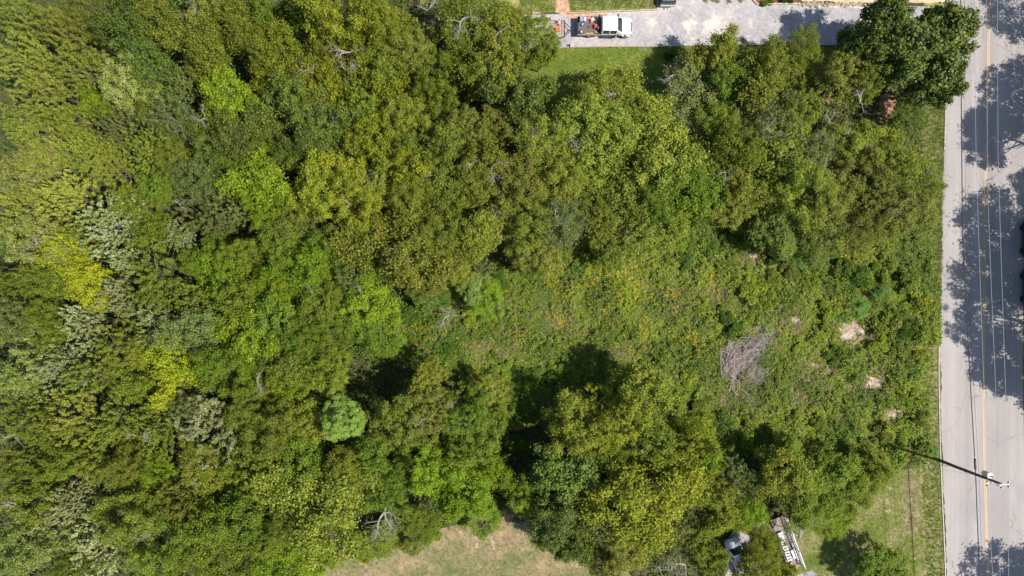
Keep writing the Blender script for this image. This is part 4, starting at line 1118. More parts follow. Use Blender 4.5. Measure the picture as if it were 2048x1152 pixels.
for x, y in EDGE:
    r = rgs.uniform(17, 28)
    k = rgs.integers(0, 3)
    SHR.append((x + rgs.normal(0, 8), y + rgs.normal(0, 8), r, r / 20, 'bush', ('weed_dark', 'weed', 'weed_bright')[k], ('dark green', 'mid green', 'bright green')[k]))
EXTRA2 = EXTRA_LM + [(1702, 662, 'large soil patch'), (1747, 764, 'middle soil patch'), (1785, 828, 'small soil patch'), (1550, 3, 'raised flower bed'), (1240, 600, 'goldenrod patch'), (1872, 648, 'kerb')]
LMS_S = [l for l in LMS]
for i, (px, py, r, h, kd, mt, wd) in enumerate(SHR):
    if r > 15: r, h = r * 0.88, h * 0.82
    LMS_keep = LMS
    near = sorted([l for l in LMS if (l[0] - px) ** 2 + (l[1] - py) ** 2 < 240 ** 2] + EXTRA2, key=lambda a: (a[0] - px) ** 2 + (a[1] - py) ** 2)
    size = 'small' if r < 24 else ('leafy' if r < 30 else 'large')
    noun = 'sumac shrub' if kd == 'sumac' else 'shrub'
    opts = [f"{size} {wd} {noun} {side(px - a[0], py - a[1])} the {a[2]}" for a in near[:4]] + [f"{wd} {noun} between the {near[q][2]} and the {near[w][2]}" for q in range(3) for w in range(q + 1, 5)]
    lab = next((o for o in opts if o not in used and len(o.split()) <= 16), opts[0]); used.add(lab)
    x, y = G(px, py, h * 0.7)
    o = empty('shrub', (x, y, 0.02), i * 2.3, lab, 'shrub', 'shrubs in and around the weedy field')
    rm = r / S(h * 0.7)
    o.scale = (rm, rm, h)
    fo, stm = SP_[(kd, i % (2 if kd == 'sumac' else 4))]
    c = link(bpy.data.objects.new('foliage', fo), o)
    c.material_slots[0].link = 'OBJECT'; c.material_slots[0].material = M[mt]
    link(bpy.data.objects.new('stem', stm), o)

# ------------------------------------------------------------------ brush pile
bx, by = G(1482, 722)
bp = empty('brush_pile', (bx, by, 0), 0, 'grey pile of cut dead branches lying among the weeds of the field', 'brush pile')
rg = np.random.default_rng(8)
STK = []
for k in range(9):
    mb = MB()
    ln = 1.0
    pts = [np.array([-0.5, 0, 0.0])]
    e = np.array([1.0, 0, 0])
    for i in range(6):
        e = unit(e + rg.normal(size=3) * np.array([0.05, 0.34, 0.16]))
        pts.append(pts[-1] + e / 6)
    mb.tube([tuple(p) for p in pts], [0.016, 0.015, 0.014, 0.012, 0.010, 0.008, 0.004], 5, cap=False)
    for i in (2, 3, 4, 5):
        s = rg.choice((-1, 1))
        d = unit(np.array([0.8, 0.55 * s, rg.normal(0, 0.15)]))
        q = pts[i]
        mb.tube([tuple(q), tuple(q + d * 0.14 + rg.normal(size=3) * 0.02), tuple(q + d * rg.uniform(0.2, 0.34) + rg.normal(size=3) * 0.03)], [0.008, 0.006, 0.002], 4, cap=False)
    STK.append(mb.mesh('branch', M['dead_wood']))
for i in range(120):
    lobe = rg.choice(4, p=(0.40, 0.34, 0.14, 0.12))
    cx, cy, sx, sy, a0, sa = ((1457, 722, 10, 26, 78, 28), (1506, 692, 17, 15, 38, 26), (1535, 652, 8, 12, -48, 25), (1495, 740, 20, 16, 60, 50))[lobe]
    px = cx + rg.normal(0, sx); py = cy + rg.normal(0, sy)
    ang = R(a0 + rg.normal(0, sa))
    x, y = G(px, py)
    b = link(bpy.data.objects.new('branch', STK[i % 9]), bp)
    b.location = (x - bx, y - by, 0.1 + rg.uniform(0, 0.75))
    b.rotation_euler = (rg.uniform(0, 6.28), rg.normal(0, 0.15), ang)
    L_ = rg.uniform(1.0, 2.6) * (0.7 if lobe == 2 else 1)
    b.scale = (L_, L_, L_ * 0.8)
for k, (x0, y0, x1, y1) in enumerate(((1437, 690, 1441, 780), (1442, 790, 1436, 800), (1458, 745, 1498, 798), (1445, 735, 1510, 680), (1460, 700, 1466, 800), (1500, 660, 1520, 640), (1522, 650, 1546, 672), (1480, 705, 1525, 678), (1440, 700, 1500, 665))):
    a = np.array([*G(x0, y0), 0.75]) - np.array([bx, by, 0]); b = np.array([*G(x1, y1), 0.65]) - np.array([bx, by, 0])
    pts = [a + (b - a) * t + rg.normal(size=3) * 0.13 for t in np.linspace(0, 1, 7)]
    MB().tube([tuple(p) for p in pts], [0.04, 0.036, 0.034, 0.03, 0.026, 0.02, 0.01], 6).obj('branch', M['dead_wood'], bp)
mb = MB()
for i in range(1900):
    px = 1508 + rg.normal(0, 15); py = 735 + rg.normal(0, 22)
    if rg.random() < 0.5: q = rg.random(); px, py = 1452 + 88 * q + rg.normal(0, 9), 735 - 60 * q + rg.normal(0, 17)
    x, y = G(px, py); a = R(50 + rg.normal(0, 35)); l_ = rg.uniform(0.3, 0.9)
    z = rg.uniform(0.05, 0.6)
    mb.tube([(x - bx, y - by, z), (x - bx + math.cos(a) * l_, y - by + math.sin(a) * l_, z + rg.normal(0, 0.12))], [0.010, 0.004], 3, cap=False)
tag(mb.obj('twigs', M['dead_wood'], bp), kind='stuff')
for q in bp.children: q.location.z += 0.06

# ------------------------------------------------------------------ vehicles
def car_body(st, zb, side_glass, wind, rear=None):
    """st: stations (x, z belt, z roof, half width, half roof width). Returns body MB and glass MBs; faces between belt and roof on
    side_glass intervals and the sloped tops on wind / rear intervals get panes set a little proud."""
    V, F = [], []
    rows = []
    for x, zbelt, zr, w, wr in st:
        half = [(w * 0.90, zb), (w, zb + 0.22), (w * 1.0, zb + (zbelt - zb) * 0.6), (w * 0.97, zbelt), (wr, zr - 0.05), (wr * 0.72, zr), (wr * 0.30, zr + 0.015)]
        ring = [(x, -a, z) for a, z in half] + [(x, a, z) for a, z in half[::-1]]
        rows.append(ring)
    n = len(rows[0])
    for r_ in rows: V += r_
    for i in range(len(rows) - 1):
        for k in range(n):
            j = (k + 1) % n
            F.append((i * n + k, i * n + j, i * n + n + j, i * n + n + k))
    F.append(tuple(range(n))); F.append(tuple(range(len(rows) * n - 1, (len(rows) - 1) * n - 1, -1)))
    body = MB().add(V, F)
    def pane(quads, push, shrink=0.9):
        mb = MB()
        for q in quads:
            ps = [Vector(V[i]) for i in q]
            c = sum(ps, Vector()) / len(ps)
            nn = (ps[1] - ps[0]).cross(ps[2] - ps[0]); nn.normalize()
            if nn.dot(c - Vector((c.x, 0, zb + 0.7))) < 0: nn = -nn
            mb.add([c + (p - c) * shrink + nn * push for p in ps], [(0, 1, 2, 3)])
        return mb
    sides = {1: [], -1: []}
    for i in side_glass:
        sides[-1].append((i * n + 3, i * n + 4, i * n + n + 4, i * n + n + 3))
        sides[1].append((i * n + n - 5, i * n + n - 4, i * n + 2 * n - 4, i * n + 2 * n - 5))
    def top(i):
        return [(i * n + k, i * n + k + 1, i * n + n + k + 1, i * n + n + k) for k in range(4, n - 5)]
    def joined(i):
        # one pane over the sloping top between stations i and i+1
        a = [Vector(V[i * n + k]) for k in range(4, n - 4)]; b = [Vector(V[i * n + n + k]) for k in range(4, n - 4)]
        ca = sum(a + b, Vector()) / (len(a) + len(b))
        nn = Vector(((a[0] - b[0]).z * -1, 0, (a[0] - b[0]).x)); nn.normalize()
        if nn.z < 0: nn = -nn
        a = [ca + (p - ca) * 0.93 + nn * 0.02 for p in a]; b = [ca + (p - ca) * 0.93 + nn * 0.02 for p in b]
        m = len(a)
        return MB().add(a + b, [(k, k + 1, m + k + 1, m + k) for k in range(m - 1)])
    return body, {s: [pane([q], 0.012, 0.86) for q in sides[s]] for s in sides}, joined(wind), (joined(rear) if rear is not None else None)

def add_wheel(root, x, y, r_, w=0.24):
    prof = [(r_ * 0.62, -w / 2), (r_ * 0.94, -w / 2), (r_, -w * 0.32), (r_, w * 0.32), (r_ * 0.94, w / 2), (r_ * 0.62, w / 2)]
    o = MB().lathe((0, 0, 0), prof, 18).obj('wheel', M['tyre'], root, True)
    o.location = (x, y, r_); o.rotation_euler = (math.pi / 2, 0, 0)
    s = -1 if y > 0 else 1
    rm = MB().lathe((0, 0, s * w * 0.5), [(0.03, 0.0), (r_ * 0.5, 0.012), (r_ * 0.61, -0.01 * s)], 14).obj('rim', M['grey_metal'], o, True)

def car(name, label, px, py, rz, L, W, paint, kind='suv', cat='car', group=None):
    x, y = G(px, py)
    root = empty(name, (x, y, 0.026), rz, label, cat, group)
    h = W / 2
    a = L / 2
    if kind == 'suv':
        st = [(-a, 0.75, 0.80, h * 0.86, h * 0.80), (-a + 0.12, 0.98, 1.05, h * 0.95, h * 0.86), (-a + 0.45, 1.03, 1.62, h, h * 0.74), (-a + 1.35, 1.02, 1.70, h, h * 0.78), (-a + 2.25, 1.0, 1.69, h, h * 0.78),
              (-a + 2.95, 0.99, 1.62, h, h * 0.76), (-a + 3.65, 0.98, 1.06, h * 0.99, h * 0.86), (a - 0.35, 0.86, 0.93, h * 0.95, h * 0.80), (a - 0.05, 0.66, 0.70, h * 0.80, h * 0.70)]
        sg, wd, rr = (2, 3, 4), 5, 1
    elif kind == 'pickup':
        st = [(-a, 0.80, 0.84, h * 0.97, h * 0.9), (-a + 0.05, 1.0, 1.05, h, h * 0.95), (-a + 1.75, 1.02, 1.07, h, h * 0.95), (-a + 1.80, 1.05, 1.74, h, h * 0.78), (-a + 2.7, 1.05, 1.82, h, h * 0.80), (-a + 3.55, 1.04, 1.76, h, h * 0.78),
              (-a + 4.2, 1.02, 1.12, h, h * 0.88), (a - 0.3, 0.95, 1.02, h * 0.96, h * 0.82), (a, 0.70, 0.74, h * 0.86, h * 0.75)]
        sg, wd, rr = (3, 4), 5, None
    body, sides, wsh, rw = car_body(st, 0.34, sg, wd, rr)
    body.obj('body', paint, root, True)
    for s in (-1, 1):
        for p in sides[s]: p.obj('side_window', M['glass'], root)
        MB().box((a - 1.9 if kind == 'suv' else a - 1.75, s * (h + 0.10), 1.05), (0.14, 0.2, 0.14), ch=0.03).obj('mirror', paint, root)
        MB().box((a - 0.22, s * h * 0.62, 0.74), (0.14, 0.30, 0.10), ch=0.02).obj('headlight', M['lamp_clear'], root)
        MB().box((-a + 0.03, s * h * 0.80, 0.82), (0.08, 0.16, 0.22), ch=0.02).obj('tail_light', M['lamp_red'], root)
        for xx in (-a + 0.85, a - 0.95): add_wheel(root, xx, s * (h - 0.10), 0.35)
    wsh.obj('windshield', M['glass'], root)
    if rw: rw.obj('rear_window', M['glass'], root)
    return root, a, h

car('parked_car', 'dark parked car in tree shade beyond the road, upper of the two', 2054, 478, R(90), 4.6, 1.85, M['black_paint'], group='cars parked beyond the road')
car('parked_car', 'dark green parked car in tree shade, nearer the utility pole of the two', 2054, 574, R(90), 4.6, 1.85, M['dark_green_paint'], group='cars parked beyond the road')
car('parked_car', 'white parked car half hidden under golden crowns beside the porch', 1472, 1108, R(113), 4.7, 1.85, M['white_paint'])
bk, a_, h_ = car('pickup_truck', 'black pickup backed to the top edge of the gravel drive, bed cover ribbed', 1333, -31, R(90), 5.4, 1.9, M['black_paint'], 'pickup', 'pickup')
# bed opening with ribbed liner
MB().box((-a_ + 0.92, 0, 1.092), (1.5, 1.42, 0.02)).obj('bed_liner', M['black_metal'], bk)
for k in range(9):
    MB().box((-a_ + 0.92, -0.62 + k * 0.155, 1.112), (1.42, 0.06, 0.02)).obj('liner_rib', M['box_grey'], bk)
MB().box((-a_ - 0.11, 0, 0.55), (0.2, 1.75, 0.16), ch=0.03).obj('rear_bumper', M['grey_metal'], bk, True)
MB().box((-a_ - 0.3, 0, 0.45), (0.35, 0.07, 0.07)).obj('tow_hitch', M['black_metal'], bk)

# ---- the white flatbed truck
tx, ty = G(1024 + 183.5, 576 - 517)
tk = empty('flatbed_truck', (tx, ty, 0.02), R(-0.5), 'white crew cab flatbed truck parked on the gravel drive, tools on its deck', 'truck')
st = [(-0.42, 1.15, 1.80, 1.0, 0.80), (-0.30, 1.15, 1.93, 1.01, 0.82), (0.55, 1.16, 1.97, 1.01, 0.84), (1.40, 1.16, 1.92, 1.01, 0.82), (2.05, 1.15, 1.26, 1.0, 0.90), (2.75, 1.13, 1.22, 0.98, 0.86), (3.08, 1.08, 1.16, 0.92, 0.78), (3.22, 0.78, 0.86, 0.84, 0.70)]
body, sides, wsh, _ = car_body(st, 0.5, (1, 2), 3)
body.obj('cab', M['white_paint'], tk, True)
for s in (-1, 1):
    for p in sides[s]: p.obj('side_window', M['glass'], tk)
    MB().box((1.55, s * 1.22, 1.25), (0.16, 0.30, 0.30), ch=0.04).obj('mirror', M['black_metal'], tk)
    MB().box((3.12, s * 0.74, 0.92), (0.16, 0.26, 0.2), ch=0.03).obj('headlight', M['lamp_clear'], tk)
    MB().box((0.5, s * 1.08, 0.45), (1.7, 0.22, 0.05)).obj('running_board', M['black_metal'], tk)
    MB().box((0.45, s * 1.03, 1.06), (0.16, 0.03, 0.03)).obj('door_handle', M['black_metal'], tk)
    MB().box((1.3, s * 1.03, 1.06), (0.16, 0.03, 0.03)).obj('door_handle', M['black_metal'], tk)
    MB().box((2.55, s * 1.02, 0.72), (0.95, 0.14, 0.10), ch=0.03).obj('fender', M['white_paint'], tk)
    for xx, yy in ((2.45, 0.98), (-1.85, 0.92)): add_wheel(tk, xx, s * yy, 0.40, 0.28)
wsh.obj('windshield', M['glass'], tk)
for s in (-0.35, 0.35):
    MB().tube([(2.02, s + 0.3, 1.30), (1.85, s - 0.2, 1.46)], 0.014, 4).obj('wiper', M['black_metal'], tk)
for k in range(5):
    MB().box((0.5, -0.6 + 0.3 * k, 1.985 - 0.012 * abs(k - 2)), (1.5, 0.03, 0.012)).obj('roof_rib', M['white_paint'], tk)
MB().box((3.30, 0, 0.62), (0.20, 1.96, 0.22), ch=0.04).obj('front_bumper', M['grey_metal'], tk, True)
MB().box((3.215, 0, 0.95), (0.05, 1.1, 0.26)).obj('grille', M['black_metal'], tk)
MB().box((0.1, 0, 0.52), (6.2, 0.8, 0.18)).obj('chassis', M['black_metal'], tk)
MB().box((-1.88, 0, 0.93), (2.80, 2.2, 0.10)).obj('bed_frame', M['black_metal'], tk)
for k in range(9):
    MB().box((-1.86, -0.96 + 0.24 * k, 1.0), (2.62, 0.225, 0.04)).obj('bed_plank', M['bed_wood'], tk)
for s in (-1, 1):
    MB().box((-1.88, s * 1.09, 1.03), (2.8, 0.06, 0.16)).obj('side_rail', M['black_metal'] if s > 0 else M['weathered'], tk)
MB().box((-3.27, 0, 1.0), (0.07, 2.2, 0.14)).obj('tail_rail', M['black_metal'], tk)
hb = MB()
for yy in (-1.02, -0.5, 0, 0.5, 1.02): hb.box((-0.53, yy, 1.38), (0.06, 0.06, 0.66))
hb.box((-0.53, 0, 1.70), (0.07, 2.1, 0.06)); hb.box((-0.53, 0, 1.30), (0.05, 2.1, 0.05))
hb.obj('headboard', M['black_metal'], tk)

def on_bed(name, label, cat, lx, ly, rz=0, z=1.045):
    c, s = math.cos(tk.rotation_euler[2]), math.sin(tk.rotation_euler[2])
    return empty(name, (tx + lx * c - ly * s, ty + lx * s + ly * c, z), rz, label, cat)
o = on_bed('tool_chest', 'blue-grey chest at the rear corner of the truck deck', 'chest', -2.83, 0.72)
MB().box((0, 0, 0.2), (0.42, 0.62, 0.4)).obj('chest_box', M['box_grey'], o); MB().box((0, 0, 0.43), (0.45, 0.66, 0.06), ch=0.02).obj('lid', M['box_grey'], o)
o = on_bed('white_cooler', 'rounded white cooler beside the grey chest on the truck deck', 'cooler', -2.42, 0.72)
MB().lathe((0, 0, 0), [(0.13, 0), (0.15, 0.1), (0.15, 0.3)], 16).obj('cooler_body', M['white_wood'], o).scale = (0.75, 2.0, 1.0)
c = MB().lathe((0, 0, 0.3), [(0.155, 0), (0.14, 0.05), (0.05, 0.06)], 16).obj('lid', M['white_wood'], o); c.scale = (0.75, 2.0, 1.0)
o = on_bed('wooden_crate', 'small tan crate between the cooler and the red reel', 'crate', -2.2, 0.88)
MB().box((0, 0, 0.1), (0.22, 0.26, 0.2)).obj('crate_body', M['tan'], o); MB().box((0, 0, 0.215), (0.12, 0.26, 0.02)).obj('slat', M['weathered'], o)
o = on_bed('hose_reel', 'faded red round reel on the truck deck', 'reel', -1.9, 0.9)
MB().lathe((0, 0, 0), [(0.15, 0), (0.15, 0.03), (0.07, 0.04), (0.07, 0.16), (0.15, 0.17), (0.15, 0.2), (0.03, 0.2)], 16).obj('reel_body', M['pink'], o)
o = on_bed('backpack_blower', 'white and black leaf blower near the truck headboard', 'leaf blower', -1.5, 0.75, 0.5)
MB().box((0, 0, 0.16), (0.32, 0.4, 0.32), ch=0.08).obj('blower_case', M['white_wood'], o); MB().tube([(0.1, -0.2, 0.2), (0.2, -0.5, 0.16), (0.1, -0.75, 0.1)], 0.05, 8).obj('blower_tube', M['black_metal'], o); MB().box((-0.22, 0.05, 0.15), (0.12, 0.3, 0.25), ch=0.04).obj('harness', M['pink'], o)
o = on_bed('fuel_can', 'small red fuel can by the white leaf blower', 'fuel can', -1.66, 0.45, 0.4)
MB().box((0, 0, 0.12), (0.2, 0.26, 0.24), ch=0.06).obj('can_body', M['pink'], o); MB().tube([(0, 0, 0.22), (0.05, 0.03, 0.33)], 0.025, 6).obj('spout', M['white_wood'], o)
o = on_bed('string_trimmer', 'black trimmers leaning across the deck to the headboard', 'trimmer', -0.95, 0.62, 1.1)
MB().tube([(-0.5, 0, 0.05), (0.5, 0, 0.5)], 0.025, 6).obj('shaft', M['black_metal'], o); MB().box((0.5, 0, 0.52), (0.25, 0.2, 0.18), ch=0.05).obj('motor', M['black_metal'], o); MB().lathe((-0.5, 0, 0), [(0.14, 0), (0.12, 0.06), (0.03, 0.07)], 12).obj('guard', M['grey_metal'], o)
o = on_bed('orange_engine', 'red-orange power washer engine against the headboard', 'engine', -1.15, -0.08, 0.2)
MB().box((0, 0, 0.16), (0.42, 0.5, 0.3), ch=0.07).obj('engine_case', M['red'], o); MB().lathe((0.02, 0.06, 0.31), [(0.13, 0), (0.12, 0.07), (0.04, 0.09)], 14).obj('starter', M['orange'], o); MB().tube([(-0.24, -0.2, 0.1), (-0.3, 0, 0.42), (-0.24, 0.25, 0.1)], 0.02, 6).obj('handle', M['black_metal'], o)
o = on_bed('black_toolbox', 'black toolbox in the headboard corner of the truck deck', 'toolbox', -0.80, -0.30, 0.1)
MB().box((0, 0, 0.18), (0.36, 0.6, 0.36), ch=0.03).obj('box_body', M['black_metal'], o); MB().box((0.0, 0, 0.375), (0.05, 0.2, 0.03)).obj('handle', M['grey_metal'], o)
o = on_bed('blue_bag', 'crumpled blue bag on the truck deck behind the grey chest', 'bag', -2.72, 0.13, 0.3)
MB().lathe((0, 0, 0), [(0.16, 0), (0.21, 0.08), (0.16, 0.17), (0.05, 0.2)], 11).obj('bag_body', M['blue'], o).scale = (1.2, 0.8, 1); MB().box((0.05, 0.02, 0.2), (0.2, 0.08, 0.02), 0.4).obj('strap', M['white_wood'], o)
o = on_bed('spray_tank', 'small white tank in a black tray at the rear rail', 'tank', -2.85, -0.78)
MB().box((0, 0, 0.05), (0.36, 0.36, 0.1)).obj('tray', M['black_metal'], o); MB().lathe((0, 0, 0.1), [(0.12, 0), (0.12, 0.16), (0.06, 0.22), (0.05, 0.26)], 14).obj('tank_body', M['white_wood'], o)
o = on_bed('loose_board', 'tan offcut board lying along the low rail of the deck', 'board', -1.8, -0.88, 0.08)
MB().box((0, 0, 0.02), (1.0, 0.12, 0.03)).obj('board_piece', M['tan'], o); MB().box((0.3, 0.1, 0.02), (0.5, 0.08, 0.03), 0.2).obj('board_piece', M['tan'], o)
o = on_bed('white_bucket', 'white bucket by the headboard at the low rail', 'bucket', -1.12, -0.78)
MB().lathe((0, 0, 0), [(0.11, 0), (0.14, 0.3), (0.12, 0.3), (0.10, 0.04)], 14).obj('bucket_body', M['white_wood'], o); MB().tube([(0.14, 0, 0.3), (0.1, 0.12, 0.33), (-0.1, 0.12, 0.33), (-0.14, 0, 0.3)], 0.008, 4).obj('handle', M['grey_metal'], o)
o = on_bed('garden_rake', 'black T-handled rake lying on the truck deck', 'rake', -1.95, -0.1, 1.3)
MB().tube([(-0.35, 0, 0.02), (0.2, 0, 0.03)], 0.02, 6).obj('shaft', M['black_metal'], o); MB().box((0.0, 0, 0.03), (0.05, 0.42, 0.04)).obj('rake_head', M['black_metal'], o)

# ---- trailer behind the truck, half under the thin tree
gx, gy = G(1098, 62)
tr = empty('utility_trailer', (gx, gy, 0.02), 0, 'black utility trailer with pointed tongue behind the flatbed truck', 'trailer')
fr = MB()
for yy in (-1.0, 1.0): fr.box((0, yy, 0.55), (3.6, 0.08, 0.10))
for xx in (-1.8, -0.6, 0.6, 1.8): fr.box((xx, 0, 0.52), (0.08, 1.92, 0.08))
fr.obj('trailer_frame', M['black_metal'], tr)
for k in range(8):
    MB().box((0, -0.84 + 0.24 * k, 0.585), (3.5, 0.22, 0.04)).obj('deck_plank', M['weathered'], tr)
MB().tube([(1.8, -0.9, 0.5), (2.75, 0, 0.48)], 0.05, 6).obj('tongue_bar', M['black_metal'], tr); MB().tube([(1.8, 0.9, 0.5), (2.75, 0, 0.48)], 0.05, 6).obj('tongue_bar', M['black_metal'], tr)
MB().box((2.75, 0, 0.5), (0.35, 0.14, 0.12), ch=0.03).obj('coupler', M['black_metal'], tr)
MB().tube([(1.82, 0.95, 0.6), (1.82, 0.95, 1.05), (1.82, -0.95, 1.05), (1.82, -0.95, 0.6)], 0.03, 6).obj('front_rail', M['black_metal'], tr)
for s in (-1, 1): add_wheel(tr, -0.3, s * 1.2, 0.33); MB().box((-0.3, s * 1.2, 0.72), (0.9, 0.26, 0.05), ch=0.02).obj('mudguard', M['black_metal'], tr)
def on_tr(name, label, cat, lx, ly, rz=0, z=0.605): return empty(name, (gx + lx, gy + ly, z + 0.02), rz, label, cat)
o = on_tr('push_mower', 'faded red push mower on the trailer front corner', 'lawn mower', 1.15, 0.75, 0.7)
MB().lathe((0, 0, 0.1), [(0.28, 0), (0.28, 0.1), (0.16, 0.14)], 14).obj('mower_deck', M['pink'], o); MB().lathe((0, 0, 0.24), [(0.12, 0), (0.12, 0.14), (0.04, 0.17)], 12).obj('engine', M['grey_metal'], o); MB().tube([(-0.2, -0.2, 0.2), (-0.7, -0.2, 0.8), (-0.7, 0.2, 0.8), (-0.2, 0.2, 0.2)], 0.02, 6).obj('handle', M['black_metal'], o)
for sx in (-1, 1):
    for sy in (-1, 1): MB().lathe((0, 0, 0), [(0.08, -0.03), (0.08, 0.03)], 10).obj('wheel', M['tyre'], o).matrix_local = Matrix.Translation((sx * 0.24, sy * 0.27, 0.08)) @ Matrix.Rotation(math.pi / 2, 4, 'X')
o = on_tr('orange_box', 'orange square box in the middle of the trailer deck', 'box', 1.0, -0.12, 0.05)
MB().box((0, 0, 0.15), (0.5, 0.42, 0.3)).obj('box_body', M['orange'], o); MB().box((0, 0, 0.315), (0.53, 0.45, 0.03), ch=0.01).obj('lid', M['orange'], o)
o = on_tr('orange_jug', 'small orange water jug on the trailer near its low side', 'jug', 0.95, -0.72)
MB().lathe((0, 0, 0), [(0.13, 0), (0.14, 0.25), (0.12, 0.32)], 14).obj('jug_body', M['orange'], o); MB().lathe((0, 0, 0.32), [(0.12, 0), (0.11, 0.05), (0.03, 0.06)], 14).obj('lid', M['white_wood'], o)
def ground_item(px, py, name, label, cat): return empty(name, (*G(px, py), 0.02), 0, label, cat)
o = ground_item(1069, 73, 'blue_barrel', 'blue barrel lying under the thin tree beside the trailer', 'barrel')
MB().tube([(-0.4, 0, 0.25), (0.4, 0.05, 0.25)], 0.25, 12).obj('barrel_body', M['blue'], o); MB().lathe((-0.46, 0, 0.22), [(0.05, 0), (0.05, 0.06)], 8).obj('lid', M['white_wood'], o)
for i, (px, py, lb) in enumerate(((1077, 39, 'terracotta pot under the thin tree, nearer the mulch path edging'), (1087, 45, 'terracotta pot under the thin tree, nearer the trailer'))):
    o = ground_item(px, py, 'terracotta_pot', lb, 'pot')
    MB().lathe((0, 0, 0), [(0.13, 0), (0.19, 0.3), (0.22, 0.3), (0.22, 0.36), (0.17, 0.36), (0.14, 0.2), (0.02, 0.2)], 14).obj('pot_body', M['orange'], o)
    MB().lathe((0, 0, 0.24), [(0.17, 0), (0.1, 0.03), (0.02, 0.04)], 10).obj('soil', M['brown_mulch'], o)
def rock(mb, c, s, rg):
    n = 8
    prof = [(0.25, -0.4), (0.9, -0.2), (1.0, 0.15), (0.6, 0.5), (0.1, 0.6)]
    j = rg.uniform(0.75, 1.25, (len(prof), n))
    vs, fs = [], []
    for i, (r_, z) in enumerate(prof):
        for k in range(n):
            t = 2 * math.pi * k / n
            vs.append((c[0] + s[0] * r_ * j[i, k] * math.cos(t), c[1] + s[1] * r_ * j[i, k] * math.sin(t), c[2] + s[2] * z * j[i, k]))
    for i in range(len(prof) - 1):
        for k in range(n):
            q = (k + 1) % n
            fs.append((i * n + k, i * n + q, i * n + n + q, i * n + n + k))
    fs.append(tuple(range((len(prof) - 1) * n, len(prof) * n)))
    mb.add(vs, fs)
rg = np.random.default_rng(42)
ROCKM = []
for k in range(6):
    mb = MB(); rock(mb, (0, 0, 0.2), (1, 1, 0.8), rg); ROCKM.append(mb.mesh('rock', M['stone']))
rp = empty('stone_heap', (*G(1080, 92), 0.01), 0, 'heap of pale stones under the thin tree at the end of the drive', 'stone heap')
for i in range(22):
    b = link(bpy.data.objects.new('stone', ROCKM[i % 6]), rp)
    b.location = (rg.normal(0, 0.75), rg.normal(0, 0.35), 0.05); s = rg.uniform(0.12, 0.3); b.scale = (s, s * rg.uniform(0.7, 1.1), s); b.rotation_euler = (0, 0, rg.uniform(0, 6))
    b.material_slots[0].link = 'OBJECT'; b.material_slots[0].material = M['white_stone']
# stone edging between the bank and the drive
se = empty('stone_edging', (*G(1660, 9), 0.01), 0, 'row of rough tan stones edging the bank above the drive', 'stone edging')
ex, ey = G(1660, 9)
for i in range(64):
    px = 1598 + i * 2.65 + rg.normal(0, 0.7); py = 8.5 + rg.normal(0, 2.0) + 0.01 * i
    x, y = G(px, py)
    b = link(bpy.data.objects.new('stone', ROCKM[i % 6]), se)
    b.location = (x - ex, y - ey, 0.02); s = rg.uniform(0.10, 0.2); b.scale = (s * 1.2, s, s); b.rotation_euler = (0, 0, rg.uniform(0, 6))

# landscape timbers along the drive
def timbers(pts, label, w=0.17, ln=2.4):
    x0, y0 = G(*pts[0])
    root = empty('timber_edging', (x0, y0, 0.01), 0, label, 'edging')
    for (a, b) in zip(pts[:-1], pts[1:]):
        A = Vector((*G(*a), 0)); B = Vector((*G(*b), 0)); d = B - A; n = max(1, round(d.length / ln)); st_ = d / n
        for k in range(n):
            c = A + st_ * (k + 0.5) - Vector((x0, y0, 0))
            MB().box((c.x, c.y + 0.015 * ((k % 3) - 1), 0.07 + 0.006 * (k % 2)), (st_.length - 0.02, w, 0.15), math.atan2(d.y, d.x) + 0.004 * ((k % 3) - 1), ch=0.02).obj('timber', M['weathered'], root)
    return root
timbers([(1136, 26.5), (1314, 19.5)], 'weathered timber edging between the upper lawn and the truck')
timbers([(1139, 94.5), (1300, 93), (1510, 90), (1590, 88)], 'low weathered timber edging between the drive and the mown lawn', 0.12)
timbers([(1064, 27), (1082, 26)], 'short timber edging by the terracotta pots')
MB().box((0, 0, 0.25), (0.14, 0.18, 0.5), ch=0.02).obj('marker_post', M['black_metal']).location = (*G(1139, 91.5), 0.01)
tag(bpy.data.objects['marker_post'], 'short black post at the end of the low timber edging', 'post')
# concrete border of the flower bed
fb = empty('bed_border', (*G(1514, 8), 0.02), 0, 'pale concrete border of the raised flower bed above the drive', 'border')
fx, fy = G(1514, 8)
for a, b in (((1490, -22), (1502, -5)), ((1502, -5), (1513, 8.5)), ((1513, 8.5), (1555, 8.5)), ((1555, 8.5), (1598, 8))):
    A = Vector((*G(*a), 0)); B = Vector((*G(*b), 0)); d = B - A; c = (A + B) / 2
    MB().box((c.x - fx, c.y - fy, 0.09), (d.length - 0.01, 0.16, 0.18), math.atan2(d.y, d.x), ch=0.02).obj('border_block', M['concrete'], fb)
# big pale stone at the edge of the drive
o = link(bpy.data.objects.new('boulder', ROCKM[2])); o.location = (*G(1496, 81), 0.01); o.scale = (0.18, 0.15, 0.15)
o.material_slots[0].link = 'OBJECT'; o.material_slots[0].material = M['white_stone']
tag(o, 'single white stone lying at the lower edge of the gravel drive', 'stone')
# weed tufts in the gravel at the top
gp = np.concatenate([rg.normal((x, y), 2.2, (26, 2)) for x, y in ((1412, 1), (1427, 1), (1436, 3), (1458, 2), (1481, 1), (1486, 82))])
plants('gravel_weeds', gp, rg.uniform(0.04, 0.14, len(gp)), 8, 0.16, 0.2, M['tan_blades'], 31, spread=0.12)

